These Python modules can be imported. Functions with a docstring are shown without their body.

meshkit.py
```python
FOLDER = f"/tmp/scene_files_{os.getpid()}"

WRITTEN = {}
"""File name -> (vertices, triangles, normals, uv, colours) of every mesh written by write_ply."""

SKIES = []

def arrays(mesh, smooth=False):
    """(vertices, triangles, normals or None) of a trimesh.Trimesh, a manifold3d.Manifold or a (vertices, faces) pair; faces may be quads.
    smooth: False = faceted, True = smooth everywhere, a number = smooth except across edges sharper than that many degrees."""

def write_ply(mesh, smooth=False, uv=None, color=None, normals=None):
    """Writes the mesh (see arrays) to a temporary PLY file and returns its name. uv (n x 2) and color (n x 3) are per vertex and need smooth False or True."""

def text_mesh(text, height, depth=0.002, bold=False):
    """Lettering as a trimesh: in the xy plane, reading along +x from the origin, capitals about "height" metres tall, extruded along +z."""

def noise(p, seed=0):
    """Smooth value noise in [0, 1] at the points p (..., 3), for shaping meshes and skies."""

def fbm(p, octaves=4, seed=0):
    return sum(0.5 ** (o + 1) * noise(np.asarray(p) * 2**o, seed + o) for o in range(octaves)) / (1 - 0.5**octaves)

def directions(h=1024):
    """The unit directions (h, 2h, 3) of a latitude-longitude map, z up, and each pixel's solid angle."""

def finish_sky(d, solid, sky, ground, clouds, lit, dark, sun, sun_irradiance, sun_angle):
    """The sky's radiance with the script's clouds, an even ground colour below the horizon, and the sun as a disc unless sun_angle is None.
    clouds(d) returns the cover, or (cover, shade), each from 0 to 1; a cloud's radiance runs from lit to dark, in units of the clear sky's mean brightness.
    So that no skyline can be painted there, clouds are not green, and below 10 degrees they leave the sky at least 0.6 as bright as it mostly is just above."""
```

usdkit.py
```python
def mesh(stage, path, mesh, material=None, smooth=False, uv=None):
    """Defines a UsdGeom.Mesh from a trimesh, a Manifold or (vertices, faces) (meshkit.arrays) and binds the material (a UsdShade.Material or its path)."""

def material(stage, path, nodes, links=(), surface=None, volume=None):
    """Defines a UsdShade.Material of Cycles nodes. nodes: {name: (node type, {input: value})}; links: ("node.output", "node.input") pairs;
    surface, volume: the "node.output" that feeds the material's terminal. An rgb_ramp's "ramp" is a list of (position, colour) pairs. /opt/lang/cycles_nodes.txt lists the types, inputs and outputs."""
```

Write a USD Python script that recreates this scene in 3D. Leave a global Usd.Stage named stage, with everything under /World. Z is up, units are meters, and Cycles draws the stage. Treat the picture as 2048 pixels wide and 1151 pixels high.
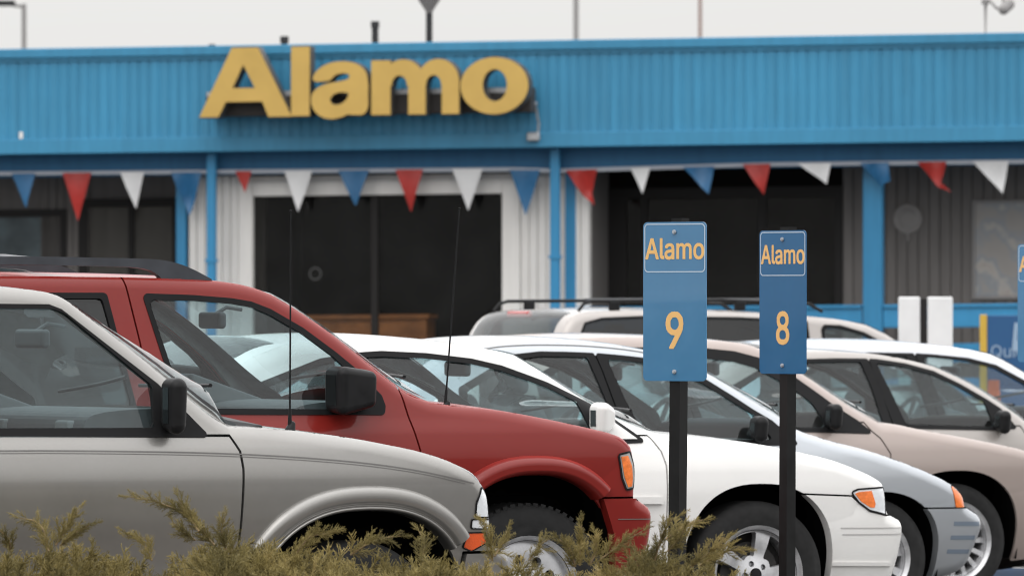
import math, random
import numpy as np, trimesh, shapely
from scipy.interpolate import PchipInterpolator
from scipy.spatial import cKDTree
from shapely.geometry import Polygon, LineString, Point, box as sbox
from shapely import affinity
from shapely.ops import unary_union
import manifold3d
import usdkit, meshkit
from pxr import Gf, Sdf, Usd, UsdGeom, UsdLux, UsdShade, Vt

stage = Usd.Stage.CreateInMemory()
UsdGeom.SetStageUpAxis(stage, UsdGeom.Tokens.z)
UsdGeom.SetStageMetersPerUnit(stage, 1.0)
UsdGeom.Xform.Define(stage, '/World')
UsdGeom.Scope.Define(stage, '/World/Looks')

# ------------------------------------------------------------------ camera
cam = UsdGeom.Camera.Define(stage, '/World/camera')
xf = UsdGeom.Xformable(cam)
xf.AddTranslateOp().Set(Gf.Vec3d(0, 0, 1.55))
xf.AddRotateXOp().Set(90.1393)
cam.CreateHorizontalApertureAttr(36.0)
cam.CreateVerticalApertureAttr(36.0 * 575 / 1024)
cam.CreateFocalLengthAttr(285.5)
cam.CreateClippingRangeAttr(Gf.Vec2f(0.5, 2000))
cam.CreateFStopAttr(9.0)
cam.CreateFocusDistanceAttr(32.2)
cam.CreateExposureAttr(0.0)

# ------------------------------------------------------------------ sky and sun (overcast)
SUN_EL, SUN_AZ = math.radians(48), math.radians(205)      # azimuth from +y towards +x
CLOUD_LOW, CLOUD_HIGH = (0.795, 0.785, 0.77), (2.4, 2.4, 2.42)
SKY_STRENGTH = 0.12
M = lambda name, nodes, links=(), surface='p.BSDF', volume=None: usdkit.material(stage, '/World/Looks/' + name, nodes, links, surface, volume)
k = 1.0 / SKY_STRENGTH
sky_mat = M('overcast_sky', {
    's': ('sky_texture', {'sky_type': 'single_scattering', 'sun_disc': False, 'sun_elevation': SUN_EL, 'sun_rotation': SUN_AZ}),
    'g': ('geometry', {}),
    'sep': ('separate_xyz', {}),
    'n': ('noise_texture', {'scale': 2.2, 'detail': 5.0, 'roughness': 0.5}),
    'up': ('map_range', {'from_min': 0.0, 'from_max': 1.0, 'to_min': 0.0, 'to_max': 1.0, 'clamp': True}),
    'mx': ('mix', {'color1': tuple(k * c for c in CLOUD_LOW), 'color2': tuple(k * c for c in CLOUD_HIGH)}),
    'nr': ('map_range', {'from_min': 0.3, 'from_max': 0.7, 'to_min': 0.96, 'to_max': 1.04, 'clamp': True}),
    'mul': ('vector_math', {'math_type': 'scale'}),
    'cl': ('mix', {'fac': 0.97}),
    'bg': ('background_shader', {'strength': SKY_STRENGTH}),
}, [('g.position', 'sep.vector'), ('sep.z', 'up.value'), ('up.result', 'mx.fac'), ('g.position', 'n.vector'), ('n.fac', 'nr.value'),
    ('mx.color', 'mul.vector1'), ('nr.result', 'mul.scale'), ('s.color', 'cl.color1'), ('mul.vector', 'cl.color2'), ('cl.color', 'bg.color')], surface='bg.background')
sky = UsdLux.DomeLight.Define(stage, '/World/sky')
UsdShade.MaterialBindingAPI.Apply(sky.GetPrim()).Bind(sky_mat)
sun = UsdLux.DistantLight.Define(stage, '/World/sun')
sun.CreateIntensityAttr(0.12)
sun.CreateAngleAttr(40.0)
sun.CreateNormalizeAttr(True)
sun.CreateColorAttr(Gf.Vec3f(1.0, 0.97, 0.93))
sx = UsdGeom.Xformable(sun)
sx.AddRotateZOp().Set(-math.degrees(SUN_AZ))
sx.AddRotateXOp().Set(math.degrees(SUN_EL) - 90)   # shines along -z: tilted so that it comes from the sun's direction

# ------------------------------------------------------------------ materials
def principled(name, col, rough=0.5, metal=0.0, spec=0.5, coat=0.0, coat_rough=0.03, noise=None, bump=None, **kw):
    """noise = (scale, amount): tone varies by +-amount; bump = (scale, strength, distance)"""
    nodes = {'p': ('principled_bsdf', {'base_color': col, 'roughness': rough, 'metallic': metal, 'specular_ior_level': spec, 'coat_weight': coat, 'coat_roughness': coat_rough, **kw})}
    links = []
    if noise or bump:
        nodes['tc'] = ('texture_coordinate', {})
    if noise:
        sc, am = noise
        nodes['n'] = ('noise_texture', {'scale': sc, 'detail': 6.0, 'roughness': 0.6})
        nodes['m'] = ('mix', {'color1': tuple(c * (1 - am) for c in col), 'color2': tuple(min(1, c * (1 + am)) for c in col)})
        nodes['r'] = ('map_range', {'from_min': 0.3, 'from_max': 0.7, 'to_min': 0.0, 'to_max': 1.0, 'clamp': True})
        nodes['rr'] = ('map_range', {'from_min': 0.3, 'from_max': 0.7, 'to_min': max(0.02, rough - 0.08), 'to_max': min(1, rough + 0.08), 'clamp': True})
        links += [('tc.object', 'n.vector'), ('n.fac', 'r.value'), ('r.result', 'm.fac'), ('m.color', 'p.base_color'), ('n.fac', 'rr.value'), ('rr.result', 'p.roughness')]
    if bump:
        sc, st, di = bump
        nodes['bn'] = ('noise_texture', {'scale': sc, 'detail': 4.0})
        nodes['b'] = ('bump', {'strength': st, 'distance': di})
        links += [('tc.object', 'bn.vector'), ('bn.fac', 'b.height'), ('b.normal', 'p.normal')]
    return M(name, nodes, links)

def car_paint(name, col, metal=0.0, rough=0.35, dirt=0.25, coat=1.0):
    """base colour, clear coat, fine flake for metallics and a film of road dust that is thicker in patches"""
    nodes = {
        'tc': ('texture_coordinate', {}), 'geo': ('geometry', {}),
        'n': ('noise_texture', {'scale': 2.3, 'detail': 6.0, 'roughness': 0.65}),
        'n2': ('noise_texture', {'scale': 38.0, 'detail': 3.0}),
        'sep': ('separate_xyz', {}),
        'h': ('map_range', {'from_min': 0.2, 'from_max': 0.75, 'to_min': 1.0, 'to_max': 0.25, 'clamp': True}),
        'r': ('map_range', {'from_min': 0.35, 'from_max': 0.75, 'to_min': 0.0, 'to_max': dirt, 'clamp': True}),
        'd': ('math', {'math_type': 'multiply'}),
        'fl': ('noise_texture', {'scale': 900.0, 'detail': 1.0}),
        'flm': ('mix', {'color1': tuple(c * 0.88 for c in col), 'color2': tuple(min(1, c * 1.12) for c in col)}),
        'mx': ('mix', {'color2': (0.20, 0.17, 0.14)}),
        'ro': ('map_range', {'from_min': 0.0, 'from_max': 0.3, 'to_min': rough, 'to_max': rough + 0.25, 'clamp': True}),
        'cr': ('map_range', {'from_min': 0.0, 'from_max': 0.3, 'to_min': 0.085, 'to_max': 0.22, 'clamp': True}),
        'bn': ('noise_texture', {'scale': 7.0, 'detail': 1.0}),
        'b': ('bump', {'strength': 0.05, 'distance': 0.01}),
        'p': ('principled_bsdf', {'base_color': col, 'metallic': metal, 'roughness': rough, 'coat_weight': coat, 'coat_roughness': 0.04, 'coat_ior': 1.45, 'specular_ior_level': 0.12}),
    }
    links = [('tc.object', 'n.vector'), ('tc.object', 'sep.vector'), ('sep.z', 'h.value'), ('n.fac', 'r.value'), ('r.result', 'd.value1'), ('h.result', 'd.value2'),
             ('tc.object', 'fl.vector'), ('fl.fac', 'flm.fac'), ('flm.color', 'mx.color1'), ('d.value', 'mx.fac'), ('mx.color', 'p.base_color'),
             ('d.value', 'ro.value'), ('ro.result', 'p.roughness'), ('d.value', 'cr.value'), ('cr.result', 'p.coat_roughness'),
             ('tc.object', 'bn.vector'), ('bn.fac', 'b.height'), ('b.normal', 'p.coat_normal')]
    return M(name, nodes, links)

def pane(name, tint, f0=0.085, rough=0.0, dust=0.03, dustcol=(0.45, 0.46, 0.45)):
    """a sheet of glass: sunlight passes, reflection by Fresnel, a thin film of dust"""
    return M(name, {
        't': ('transparent_bsdf', {'color': tint}), 'g': ('glossy_bsdf', {'color': (1, 1, 1), 'roughness': rough}),
        'lw': ('layer_weight', {'blend': 0.5}), 'pw': ('math', {'math_type': 'power', 'value2': 5.0}), 'f': ('math', {'math_type': 'multiply_add', 'value2': 1 - f0, 'value3': f0}), 'm': ('mix_closure', {}),
        'd': ('diffuse_bsdf', {'color': dustcol}), 'tc': ('texture_coordinate', {}), 'n': ('noise_texture', {'scale': 3.0, 'detail': 6.0}),
        'r': ('map_range', {'from_min': 0.3, 'from_max': 0.75, 'to_min': dust * 0.5, 'to_max': dust * 1.6, 'clamp': True}), 'm2': ('mix_closure', {}),
    }, [('lw.facing', 'pw.value1'), ('pw.value', 'f.value1'), ('f.value', 'm.fac'), ('t.BSDF', 'm.closure1'), ('g.BSDF', 'm.closure2'), ('tc.object', 'n.vector'), ('n.fac', 'r.value'), ('r.result', 'm2.fac'), ('m.closure', 'm2.closure1'), ('d.BSDF', 'm2.closure2')], surface='m2.closure')

MAT = {}
MAT['silver'] = car_paint('silver_paint', (0.272, 0.264, 0.25), metal=0.88, rough=0.33, dirt=0.3)
MAT['silver_trim'] = car_paint('light_silver_paint', (0.50, 0.48, 0.45), metal=0.6, rough=0.33, dirt=0.2)
MAT['red'] = car_paint('red_paint', (0.17, 0.0125, 0.0095), metal=0.0, rough=0.35, dirt=0.10, coat=0.6)
MAT['white'] = car_paint('white_paint', (0.72, 0.71, 0.69), metal=0.0, rough=0.3, dirt=0.22)
MAT['blue_silver'] = car_paint('blue_silver_paint', (0.41, 0.432, 0.458), metal=0.7, rough=0.36, dirt=0.25)
MAT['tan'] = car_paint('tan_paint', (0.34, 0.283, 0.257), metal=0.35, rough=0.36, dirt=0.25)
MAT['grey_beige'] = car_paint('grey_beige_paint', (0.33, 0.305, 0.285), metal=0.4, rough=0.36, dirt=0.25)
MAT['pearl'] = car_paint('pearl_white_paint', (0.58, 0.59, 0.62), metal=0.3, rough=0.32, dirt=0.2)
MAT['champagne'] = car_paint('champagne_paint', (0.40, 0.37, 0.35), metal=0.35, rough=0.36, dirt=0.25)
MAT['glass'] = pane('car_glass', (0.72, 0.83, 0.845), f0=0.042, dust=0.006)
MAT['glass_dark'] = pane('tinted_glass', (0.12, 0.14, 0.145), f0=0.045, dust=0.005)
MAT['seal'] = principled('black_rubber_trim', (0.008, 0.008, 0.0085), 0.55, spec=0.15, noise=(9, 0.3))
MAT['plastic'] = principled('black_plastic', (0.008, 0.008, 0.0085), 0.42, spec=0.2, noise=(14, 0.3), bump=(420, 0.12, 0.002))
MAT['rack'] = principled('dark_grey_plastic', (0.040, 0.043, 0.05), 0.42, spec=0.3, noise=(8, 0.2))
MAT['interior'] = principled('grey_interior_trim', (0.17, 0.18, 0.18), 0.7, noise=(20, 0.2))
MAT['interior_dark'] = principled('charcoal_dashboard', (0.05, 0.057, 0.06), 0.65, noise=(20, 0.2))
MAT['fabric'] = principled('grey_seat_fabric', (0.08, 0.087, 0.09), 0.9, noise=(60, 0.3))
MAT['headliner'] = principled('light_headliner', (0.22, 0.225, 0.22), 0.9)
MAT['black'] = principled('wheel_well_black', (0.004, 0.004, 0.004), 0.95, spec=0.1)
MAT['tyre'] = principled('tyre_rubber', (0.014, 0.014, 0.014), 0.8, spec=0.3, noise=(26, 0.5), bump=(160, 0.2, 0.004))
MAT['rim'] = principled('alloy_rim', (0.52, 0.52, 0.53), 0.34, metal=0.7, noise=(9, 0.2))
MAT['rim_dark'] = principled('brake_disc_dark', (0.045, 0.042, 0.04), 0.6, metal=0.3, noise=(14, 0.5))
MAT['steel'] = principled('galvanised_steel', (0.40, 0.41, 0.42), 0.4, metal=0.8, noise=(20, 0.2))
MAT['lens'] = principled('clear_lamp_lens', (0.62, 0.64, 0.66), 0.12, spec=0.9, coat=1.0, bump=(55, 0.5, 0.006))
MAT['lens_grey'] = principled('smoked_lamp_edge', (0.25, 0.25, 0.24), 0.2, coat=1.0)
MAT['amber'] = principled('amber_lens', (0.72, 0.17, 0.03), 0.16, coat=1.0, noise=(40, 0.25), bump=(120, 0.4, 0.003))
MAT['orange'] = principled('orange_reflector', (0.62, 0.085, 0.015), 0.2, coat=1.0, bump=(160, 0.4, 0.003))
MAT['red_lens'] = principled('red_lamp_lens', (0.35, 0.03, 0.025), 0.2, coat=1.0)
MAT['mirror_glass'] = principled('mirror_glass', (0.10, 0.11, 0.115), 0.06, metal=1.0)
MAT['chrome'] = principled('bright_moulding', (0.70, 0.70, 0.69), 0.2, metal=0.9)
MAT['slot'] = principled('bumper_recess_shade', (0.13, 0.16, 0.20), 0.5)  # darker tone that paints in the shade of the bumper slots
MAT['groove'] = principled('bumper_groove_shade', (0.42, 0.41, 0.40), 0.5)
MAT['line'] = principled('crease_shade_and_trim_line', (0.12, 0.115, 0.11), 0.4)  # dark grey painting the shade of body creases; also gutter and bumper lines

# ------------------------------------------------------------------ names, things and parts
USED = {}
def numbered(parent, name):
    key = (parent, name)
    n = USED.get(key, -1) + 1
    USED[key] = n
    return f'{parent}/{name}' if n == 0 else f'{parent}/{name}_{n:03d}'

def tag(prim, label=None, cat=None, group=None, kind=None):
    for key, val in (('label', label), ('category', cat), ('group', group), ('kind', kind)):
        if val:
            prim.SetCustomDataByKey(key, val)
    return prim

def thing(name, label, cat, loc=(0, 0, 0), rotz=0.0, group=None):
    path = numbered('/World', name)
    x = UsdGeom.Xform.Define(stage, path)
    x.AddTranslateOp().Set(Gf.Vec3d(*map(float, loc)))
    x.AddRotateZOp().Set(float(rotz))
    tag(x.GetPrim(), label, cat, group)
    return path

def put(parent, name, pieces, mat, label=None):
    """one Mesh prim from (v, f, n) pieces; n may be None (faceted)"""
    if not isinstance(pieces, list):
        pieces = [pieces]
    V, F, N, at = [], [], [], 0
    for p in pieces:
        if isinstance(p, trimesh.Trimesh) or hasattr(p, 'to_mesh'):
            p = meshkit.arrays(p, 35)
        v, f, n = p
        v, f = np.asarray(v, float), np.asarray(f, int)
        if len(f) == 0:
            continue
        if n is None:
            v = v[f].reshape(-1, 3)
            f = np.arange(len(v)).reshape(-1, 3)
            fn = np.cross(v[f[:, 1]] - v[f[:, 0]], v[f[:, 2]] - v[f[:, 0]])
            fn /= np.maximum(np.linalg.norm(fn, axis=1, keepdims=True), 1e-12)
            n = np.repeat(fn, 3, axis=0)
        V.append(v); F.append(f + at); N.append(n); at += len(v)
    if not V:
        return None
    V, F, N = np.vstack(V), np.vstack(F), np.vstack(N)
    fn = np.cross(V[F[:, 1]] - V[F[:, 0]], V[F[:, 2]] - V[F[:, 0]])
    wrong = (fn * N[F].sum(1)).sum(1) < 0                        # winding follows the normals
    F[wrong] = F[wrong][:, ::-1]
    path = numbered(parent, name)
    m = UsdGeom.Mesh.Define(stage, path)
    m.CreatePointsAttr(Vt.Vec3fArray.FromNumpy(V.astype(np.float32)))
    m.CreateFaceVertexCountsAttr(Vt.IntArray.FromNumpy(np.full(len(F), 3, np.int32)))
    m.CreateFaceVertexIndicesAttr(Vt.IntArray.FromNumpy(F.astype(np.int32).ravel()))
    m.CreateSubdivisionSchemeAttr('none')
    m.CreateNormalsAttr(Vt.Vec3fArray.FromNumpy(N.astype(np.float32)))
    m.SetNormalsInterpolation('vertex')
    UsdShade.MaterialBindingAPI.Apply(m.GetPrim()).Bind(MAT[mat] if isinstance(mat, str) else mat)
    if label:
        m.GetPrim().SetCustomDataByKey('label', label)
    return path

def single(name, pieces, mat, label=None, cat=None, group=None, kind=None):
    p = put('/World', name, pieces, mat)
    tag(stage.GetPrimAtPath(p), label, cat, group, kind)
    return p

def bx(x0, x1, y0, y1, z0, z1, bevel=0.0):
    """box, optionally with chamfered edges"""
    if not bevel:
        t = trimesh.creation.box((x1 - x0, y1 - y0, z1 - z0))
        t.apply_translation(((x0 + x1) / 2, (y0 + y1) / 2, (z0 + z1) / 2))
        return (t.vertices, t.faces, None)
    b = min(bevel, (x1 - x0) / 2.2, (y1 - y0) / 2.2, (z1 - z0) / 2.2)
    pts = []
    for a in (0, 1):
        for c in (0, 1):
            for d in (0, 1):
                X, Y, Z = (x0, x1)[a], (y0, y1)[c], (z0, z1)[d]
                i, j, l = (1, -1)[a] * b, (1, -1)[c] * b, (1, -1)[d] * b
                pts += [(X + i, Y + j, Z), (X + i, Y, Z + l), (X, Y + j, Z + l)]
    h = trimesh.convex.convex_hull(np.array(pts))
    return (h.vertices, h.faces, None)

def hull_balls(balls, n=1, smooth=45):
    """rounded solid: the hull of small spheres (x, y, z, r)"""
    s = trimesh.creation.icosphere(2 if n > 1 else 1)
    P = np.vstack([s.vertices * r + np.array([x, y, z]) for x, y, z, r in balls])
    h = trimesh.convex.convex_hull(P)
    return meshkit.arrays(h, smooth)

def rbox(x0, x1, y0, y1, z0, z1, r):
    return hull_balls([(x, y, z, r) for x in (x0 + r, x1 - r) for y in (y0 + r, y1 - r) for z in (z0 + r, z1 - r)], 2)

def tube(pts, rad, sides=8, cap=True):
    p = np.asarray(pts, float)
    rad = np.broadcast_to(np.asarray(rad, float), (len(p),))
    t = np.gradient(p, axis=0)
    t /= np.linalg.norm(t, axis=1, keepdims=True) + 1e-12
    ref = np.array([0, 0, 1.0]) if np.abs(t[:, 2]).mean() < 0.8 else np.array([0, 1.0, 0])
    a = np.cross(t, ref); a /= np.linalg.norm(a, axis=1, keepdims=True) + 1e-12
    b = np.cross(t, a)
    ang = np.arange(sides) * 2 * np.pi / sides
    nrm = np.cos(ang)[None, :, None] * a[:, None] + np.sin(ang)[None, :, None] * b[:, None]
    v = p[:, None] + rad[:, None, None] * nrm
    i, j = np.meshgrid(np.arange(len(p) - 1), np.arange(sides), indexing='ij')
    q = np.stack([i * sides + j, i * sides + (j + 1) % sides, (i + 1) * sides + (j + 1) % sides, (i + 1) * sides + j], -1).reshape(-1, 4)
    f = np.vstack([q[:, [0, 2, 1]], q[:, [0, 3, 2]]])
    v, n = v.reshape(-1, 3), nrm.reshape(-1, 3)
    if cap:
        for e, s in ((0, -1), (len(p) - 1, 1)):
            c = len(v)
            ring = v[e * sides:(e + 1) * sides]
            v = np.vstack([v, ring, p[e][None]]); n = np.vstack([n, np.tile(t[e] * s, (sides + 1, 1))])
            k = np.arange(sides)
            f = np.vstack([f, np.stack([c + k, c + (k + 1) % sides, np.full(sides, c + sides)], 1)])
    return v, f, n

def xform(piece, mat4):
    v, f, n = piece
    m = np.asarray(mat4, float)
    v = np.asarray(v) @ m[:3, :3].T + m[:3, 3]
    if n is not None:
        n = np.asarray(n) @ np.linalg.inv(m[:3, :3])
        n = n / np.maximum(np.linalg.norm(n, axis=1, keepdims=True), 1e-12)
    return v, f, n

def T(x, y, z): m = np.eye(4); m[:3, 3] = (x, y, z); return m
def RZ(d): c, s = math.cos(math.radians(d)), math.sin(math.radians(d)); m = np.eye(4); m[0, 0] = c; m[0, 1] = -s; m[1, 0] = s; m[1, 1] = c; return m
def RY(d): c, s = math.cos(math.radians(d)), math.sin(math.radians(d)); m = np.eye(4); m[0, 0] = c; m[0, 2] = s; m[2, 0] = -s; m[2, 2] = c; return m
def RX(d): c, s = math.cos(math.radians(d)), math.sin(math.radians(d)); m = np.eye(4); m[1, 1] = c; m[1, 2] = -s; m[2, 1] = s; m[2, 2] = c; return m
def mirrored(piece):
    v, f, n = piece
    s = np.array([1, -1, 1.0])
    return np.asarray(v) * s, np.asarray(f)[:, ::-1], None if n is None else np.asarray(n) * s

def extrude(poly, d0, d1, axis='y'):
    """polygon in (x, z) made solid between y = d0 and d1 (axis 'y')"""
    out = []
    for g in getattr(poly, 'geoms', [poly]):
        if g.is_empty or g.area < 1e-8:
            continue
        t = trimesh.creation.extrude_polygon(g, abs(d1 - d0), engine='earcut')
        v = np.array(t.vertices)
        v = np.stack([v[:, 0], min(d0, d1) + v[:, 2], v[:, 1]], 1)
        out.append((v, np.array(t.faces)[:, ::-1], None))
    return out
# ------------------------------------------------------------------ car bodies
def fill(poly, step):
    """a polygon as triangles on a square grid: (n x 2 points, faces)"""
    x0, y0, x1, y1 = poly.bounds
    xs, ys = np.arange(math.floor(x0 / step), math.ceil(x1 / step)), np.arange(math.floor(y0 / step), math.ceil(y1 / step))
    gx, gy = [a.ravel() * step for a in np.meshgrid(xs, ys)]
    cells = shapely.box(gx, gy, gx + step, gy + step)
    shapely.prepare(poly)
    inside = shapely.contains_properly(poly, cells)
    cross = shapely.intersects(poly, cells) & ~inside
    tri = []
    a, b = gx[inside], gy[inside]
    c = np.stack([np.stack([a, b], 1), np.stack([a + step, b], 1), np.stack([a + step, b + step], 1), np.stack([a, b + step], 1)], 1)
    tri += [c[:, [0, 1, 2]], c[:, [0, 2, 3]]]
    cut = shapely.intersection(cells[cross], poly)
    cut = shapely.get_parts(cut)
    cut = cut[(shapely.get_type_id(cut) == 3)]
    cut = cut[shapely.area(cut) > 1e-9]
    if len(cut):
        t = shapely.get_parts(shapely.constrained_delaunay_triangles(cut))
        co = shapely.get_coordinates(t).reshape(-1, 4, 2)[:, :3]
        area = np.cross(co[:, 1] - co[:, 0], co[:, 2] - co[:, 0])
        co[area < 0] = co[area < 0][:, ::-1]
        tri.append(co)
    P = np.vstack([t.reshape(-1, 2) for t in tri])
    key = np.round(P * 20000).astype(np.int64)
    _, first, inv = np.unique(key, axis=0, return_index=True, return_inverse=True)
    F = inv.reshape(-1, 3)
    F = F[(F[:, 0] != F[:, 1]) & (F[:, 1] != F[:, 2]) & (F[:, 0] != F[:, 2])]
    return P[first], F

def soften(pts, n=2):
    """corner cutting that keeps the end points"""
    p = np.asarray(pts, float)
    for _ in range(n):
        if len(p) < 3:
            break
        q = np.empty((2 * (len(p) - 1), 2))
        q[0::2] = p[:-1] * 0.75 + p[1:] * 0.25
        q[1::2] = p[:-1] * 0.25 + p[1:] * 0.75
        q[0], q[-1] = p[0], p[-1]
        p = q
    return p

def resample(p, step):
    p = np.asarray(p, float)
    s = np.concatenate([[0], np.cumsum(np.linalg.norm(np.diff(p, axis=0), axis=1))])
    k = max(2, int(math.ceil(s[-1] / step)) + 1)
    t = np.linspace(0, s[-1], k)
    return np.stack([np.interp(t, s, p[:, i]) for i in (0, 1)], 1)

def arch_shape(cx, cz, a, b, p=2.4):
    t = np.linspace(0, 2 * np.pi, 73)[:-1]
    c, s = np.cos(t), np.sin(t)
    return Polygon(np.stack([cx + a * np.sign(c) * np.abs(c) ** (2 / p), cz + b * np.sign(s) * np.abs(s) ** (2 / p)], 1))

class Body:
    """A car shell. In side view (x forward, z up) the flank is the region under the profile; its half width is a function of x and z,
    and strips loft the profile across the car for nose, hood, windscreen, roof, rear window, deck and tail."""
    def __init__(s, tab, front, rear, profile, sill, r=0.06, step=0.022, crowns=None):
        s.tab = PchipInterpolator(*np.array(tab, float).T); s.z0, s.z1 = tab[0][0], tab[-1][0]
        s.front, s.rear, s.r, s.step = front, rear, r, step
        P, G, names = [], [], []
        for name, pts, smooth in profile:
            q = resample(soften(pts, smooth), 0.025)
            if P:
                q = q[1:] if np.linalg.norm(q[0] - P[-1][-1]) < 1e-6 else q
            P.append(q); G += [name] * len(q)
        s.P, s.G = np.vstack(P), np.array(G)
        s.line = LineString(s.P)
        dense = resample(s.P, 0.003)
        s.tree = cKDTree(dense)
        tg = np.gradient(dense, axis=0); tg /= np.linalg.norm(tg, axis=1, keepdims=True) + 1e-12
        s.dense, s.dn = dense, np.stack([tg[:, 1], -tg[:, 0]], 1)
        bottom = [(x, z) for x, z in sill]                      # from the tail back to the nose
        s.S = Polygon(np.vstack([s.P, bottom])).buffer(0)
        s.core = s.S.difference(s.line.buffer(r * 0.95))
        s.crowns = {'nose': (0.10, 2), 'hood': (0.028, 2), 'windshield': (0.10, 4, 0.028), 'roof': (0.022, 2), 'backlight': (0.07, 3), 'deck': (0.02, 2), 'tail': (0.06, 2), **(crowns or {})}

    def base(s, x, z):
        w = s.tab(np.clip(z, s.z0, s.z1))
        x0, k, x1 = s.front
        w = w - k * np.clip((x - x0) / (x1 - x0), 0, 1.3) ** 2.5
        x0, k, x1 = s.rear
        return w - k * np.clip((x - x0) / (x1 - x0), 0, 1.3) ** 2.5

    def width(s, x, z):
        x, z = np.asarray(x, float), np.asarray(z, float)
        Q = np.stack([x.ravel(), z.ravel()], 1)
        d, ix = s.tree.query(Q)
        side = ((Q - s.dense[ix]) * s.dn[ix]).sum(1)             # positive outside the profile
        if not hasattr(s, 'flip'):
            k_ = len(s.dense) // 2
            s.flip = 1.0 if s.S.contains(Point(*(s.dense[k_] - 0.01 * s.dn[k_]))) else -1.0
        d = np.where(side * s.flip > 0, -np.minimum(d, .004), d).reshape(x.shape)
        t = np.clip(1 - (d + 0.14 * s.r) / s.r, 0, 0.97)
        return s.base(x, z) - s.r * (1 - np.sqrt(1 - t * t))

    def lift(s, P, off=0.0, extra=None):
        x, z = P[:, 0], P[:, 1]
        f = (lambda a, b: s.width(a, b) + off) if extra is None else (lambda a, b: s.width(a, b) + off + extra(a, b))
        e = 2e-3
        y = f(x, z)
        gx, gz = (f(x + e, z) - f(x - e, z)) / (2 * e), (f(x, z + e) - f(x, z - e)) / (2 * e)
        n = np.stack([-gx, -np.ones_like(gx), -gz], 1)
        n /= np.linalg.norm(n, axis=1, keepdims=True)
        return np.stack([x, -y, z], 1), n

    def skin(s, poly, off=0.0, flange=0.018, step=None, extra=None, thick_edge=False):
        """the right-hand flank over a polygon, with its cut edges turned inwards"""
        out = []
        for g in getattr(poly, 'geoms', [poly]):
            if g.geom_type != 'Polygon' or g.area < 1e-6:
                continue
            core = g.intersection(s.core)
            band = g.difference(s.core)                          # the rolled edge under hood, roof and pillars wants small triangles
            for part, st in ((core, step or s.step), (band, min(step or s.step, s.step * .36))):
                for h in getattr(part, 'geoms', [part]):
                    if h.geom_type == 'Polygon' and h.area > 1e-7:
                        P, F = fill(h, st)
                        v, n = s.lift(P, off, extra)
                        out.append((v, F, n))
            if flange:
                for ring in [g.exterior, *g.interiors]:
                    c = resample(np.array(ring.coords), 0.025)
                    v1, _ = s.lift(c, off, extra)
                    v2 = v1.copy(); v2[:, 1] += flange
                    near = (s.tree.query(c)[0] < 0.004) & (not thick_edge)
                    keep = ~(near[:-1] & near[1:])
                    i = np.nonzero(keep)[0]
                    if len(i):
                        m = len(c)
                        f = np.vstack([np.stack([i, i + 1, i + 1 + m], 1), np.stack([i, i + 1 + m, i + m], 1)])
                        out.append((np.vstack([v1, v2]), f, None))
        return out

    def both(s, *a, **k):
        r = s.skin(*a, **k)
        return r + [mirrored(p) for p in r]

    def loft(s):
        """points and normals of the strips across the car: (profile index, s index)"""
        if hasattr(s, 'L'):
            return s.L
        P = s.P
        t = np.gradient(P, axis=0); t /= np.linalg.norm(t, axis=1, keepdims=True) + 1e-12
        nrm = np.stack([t[:, 1], -t[:, 0]], 1)                   # nose first, roof last: outward is to the left of travel
        if (nrm[:, 1][s.G == 'roof']).mean() < 0:
            nrm = -nrm
        c = np.array([s.crowns[g][0] for g in s.G])
        for g in set(s.G):
            if len(s.crowns[g]) > 2:
                m_ = np.nonzero(s.G == g)[0]
                c[m_] = np.linspace(s.crowns[g][0], s.crowns[g][2], len(m_))
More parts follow.
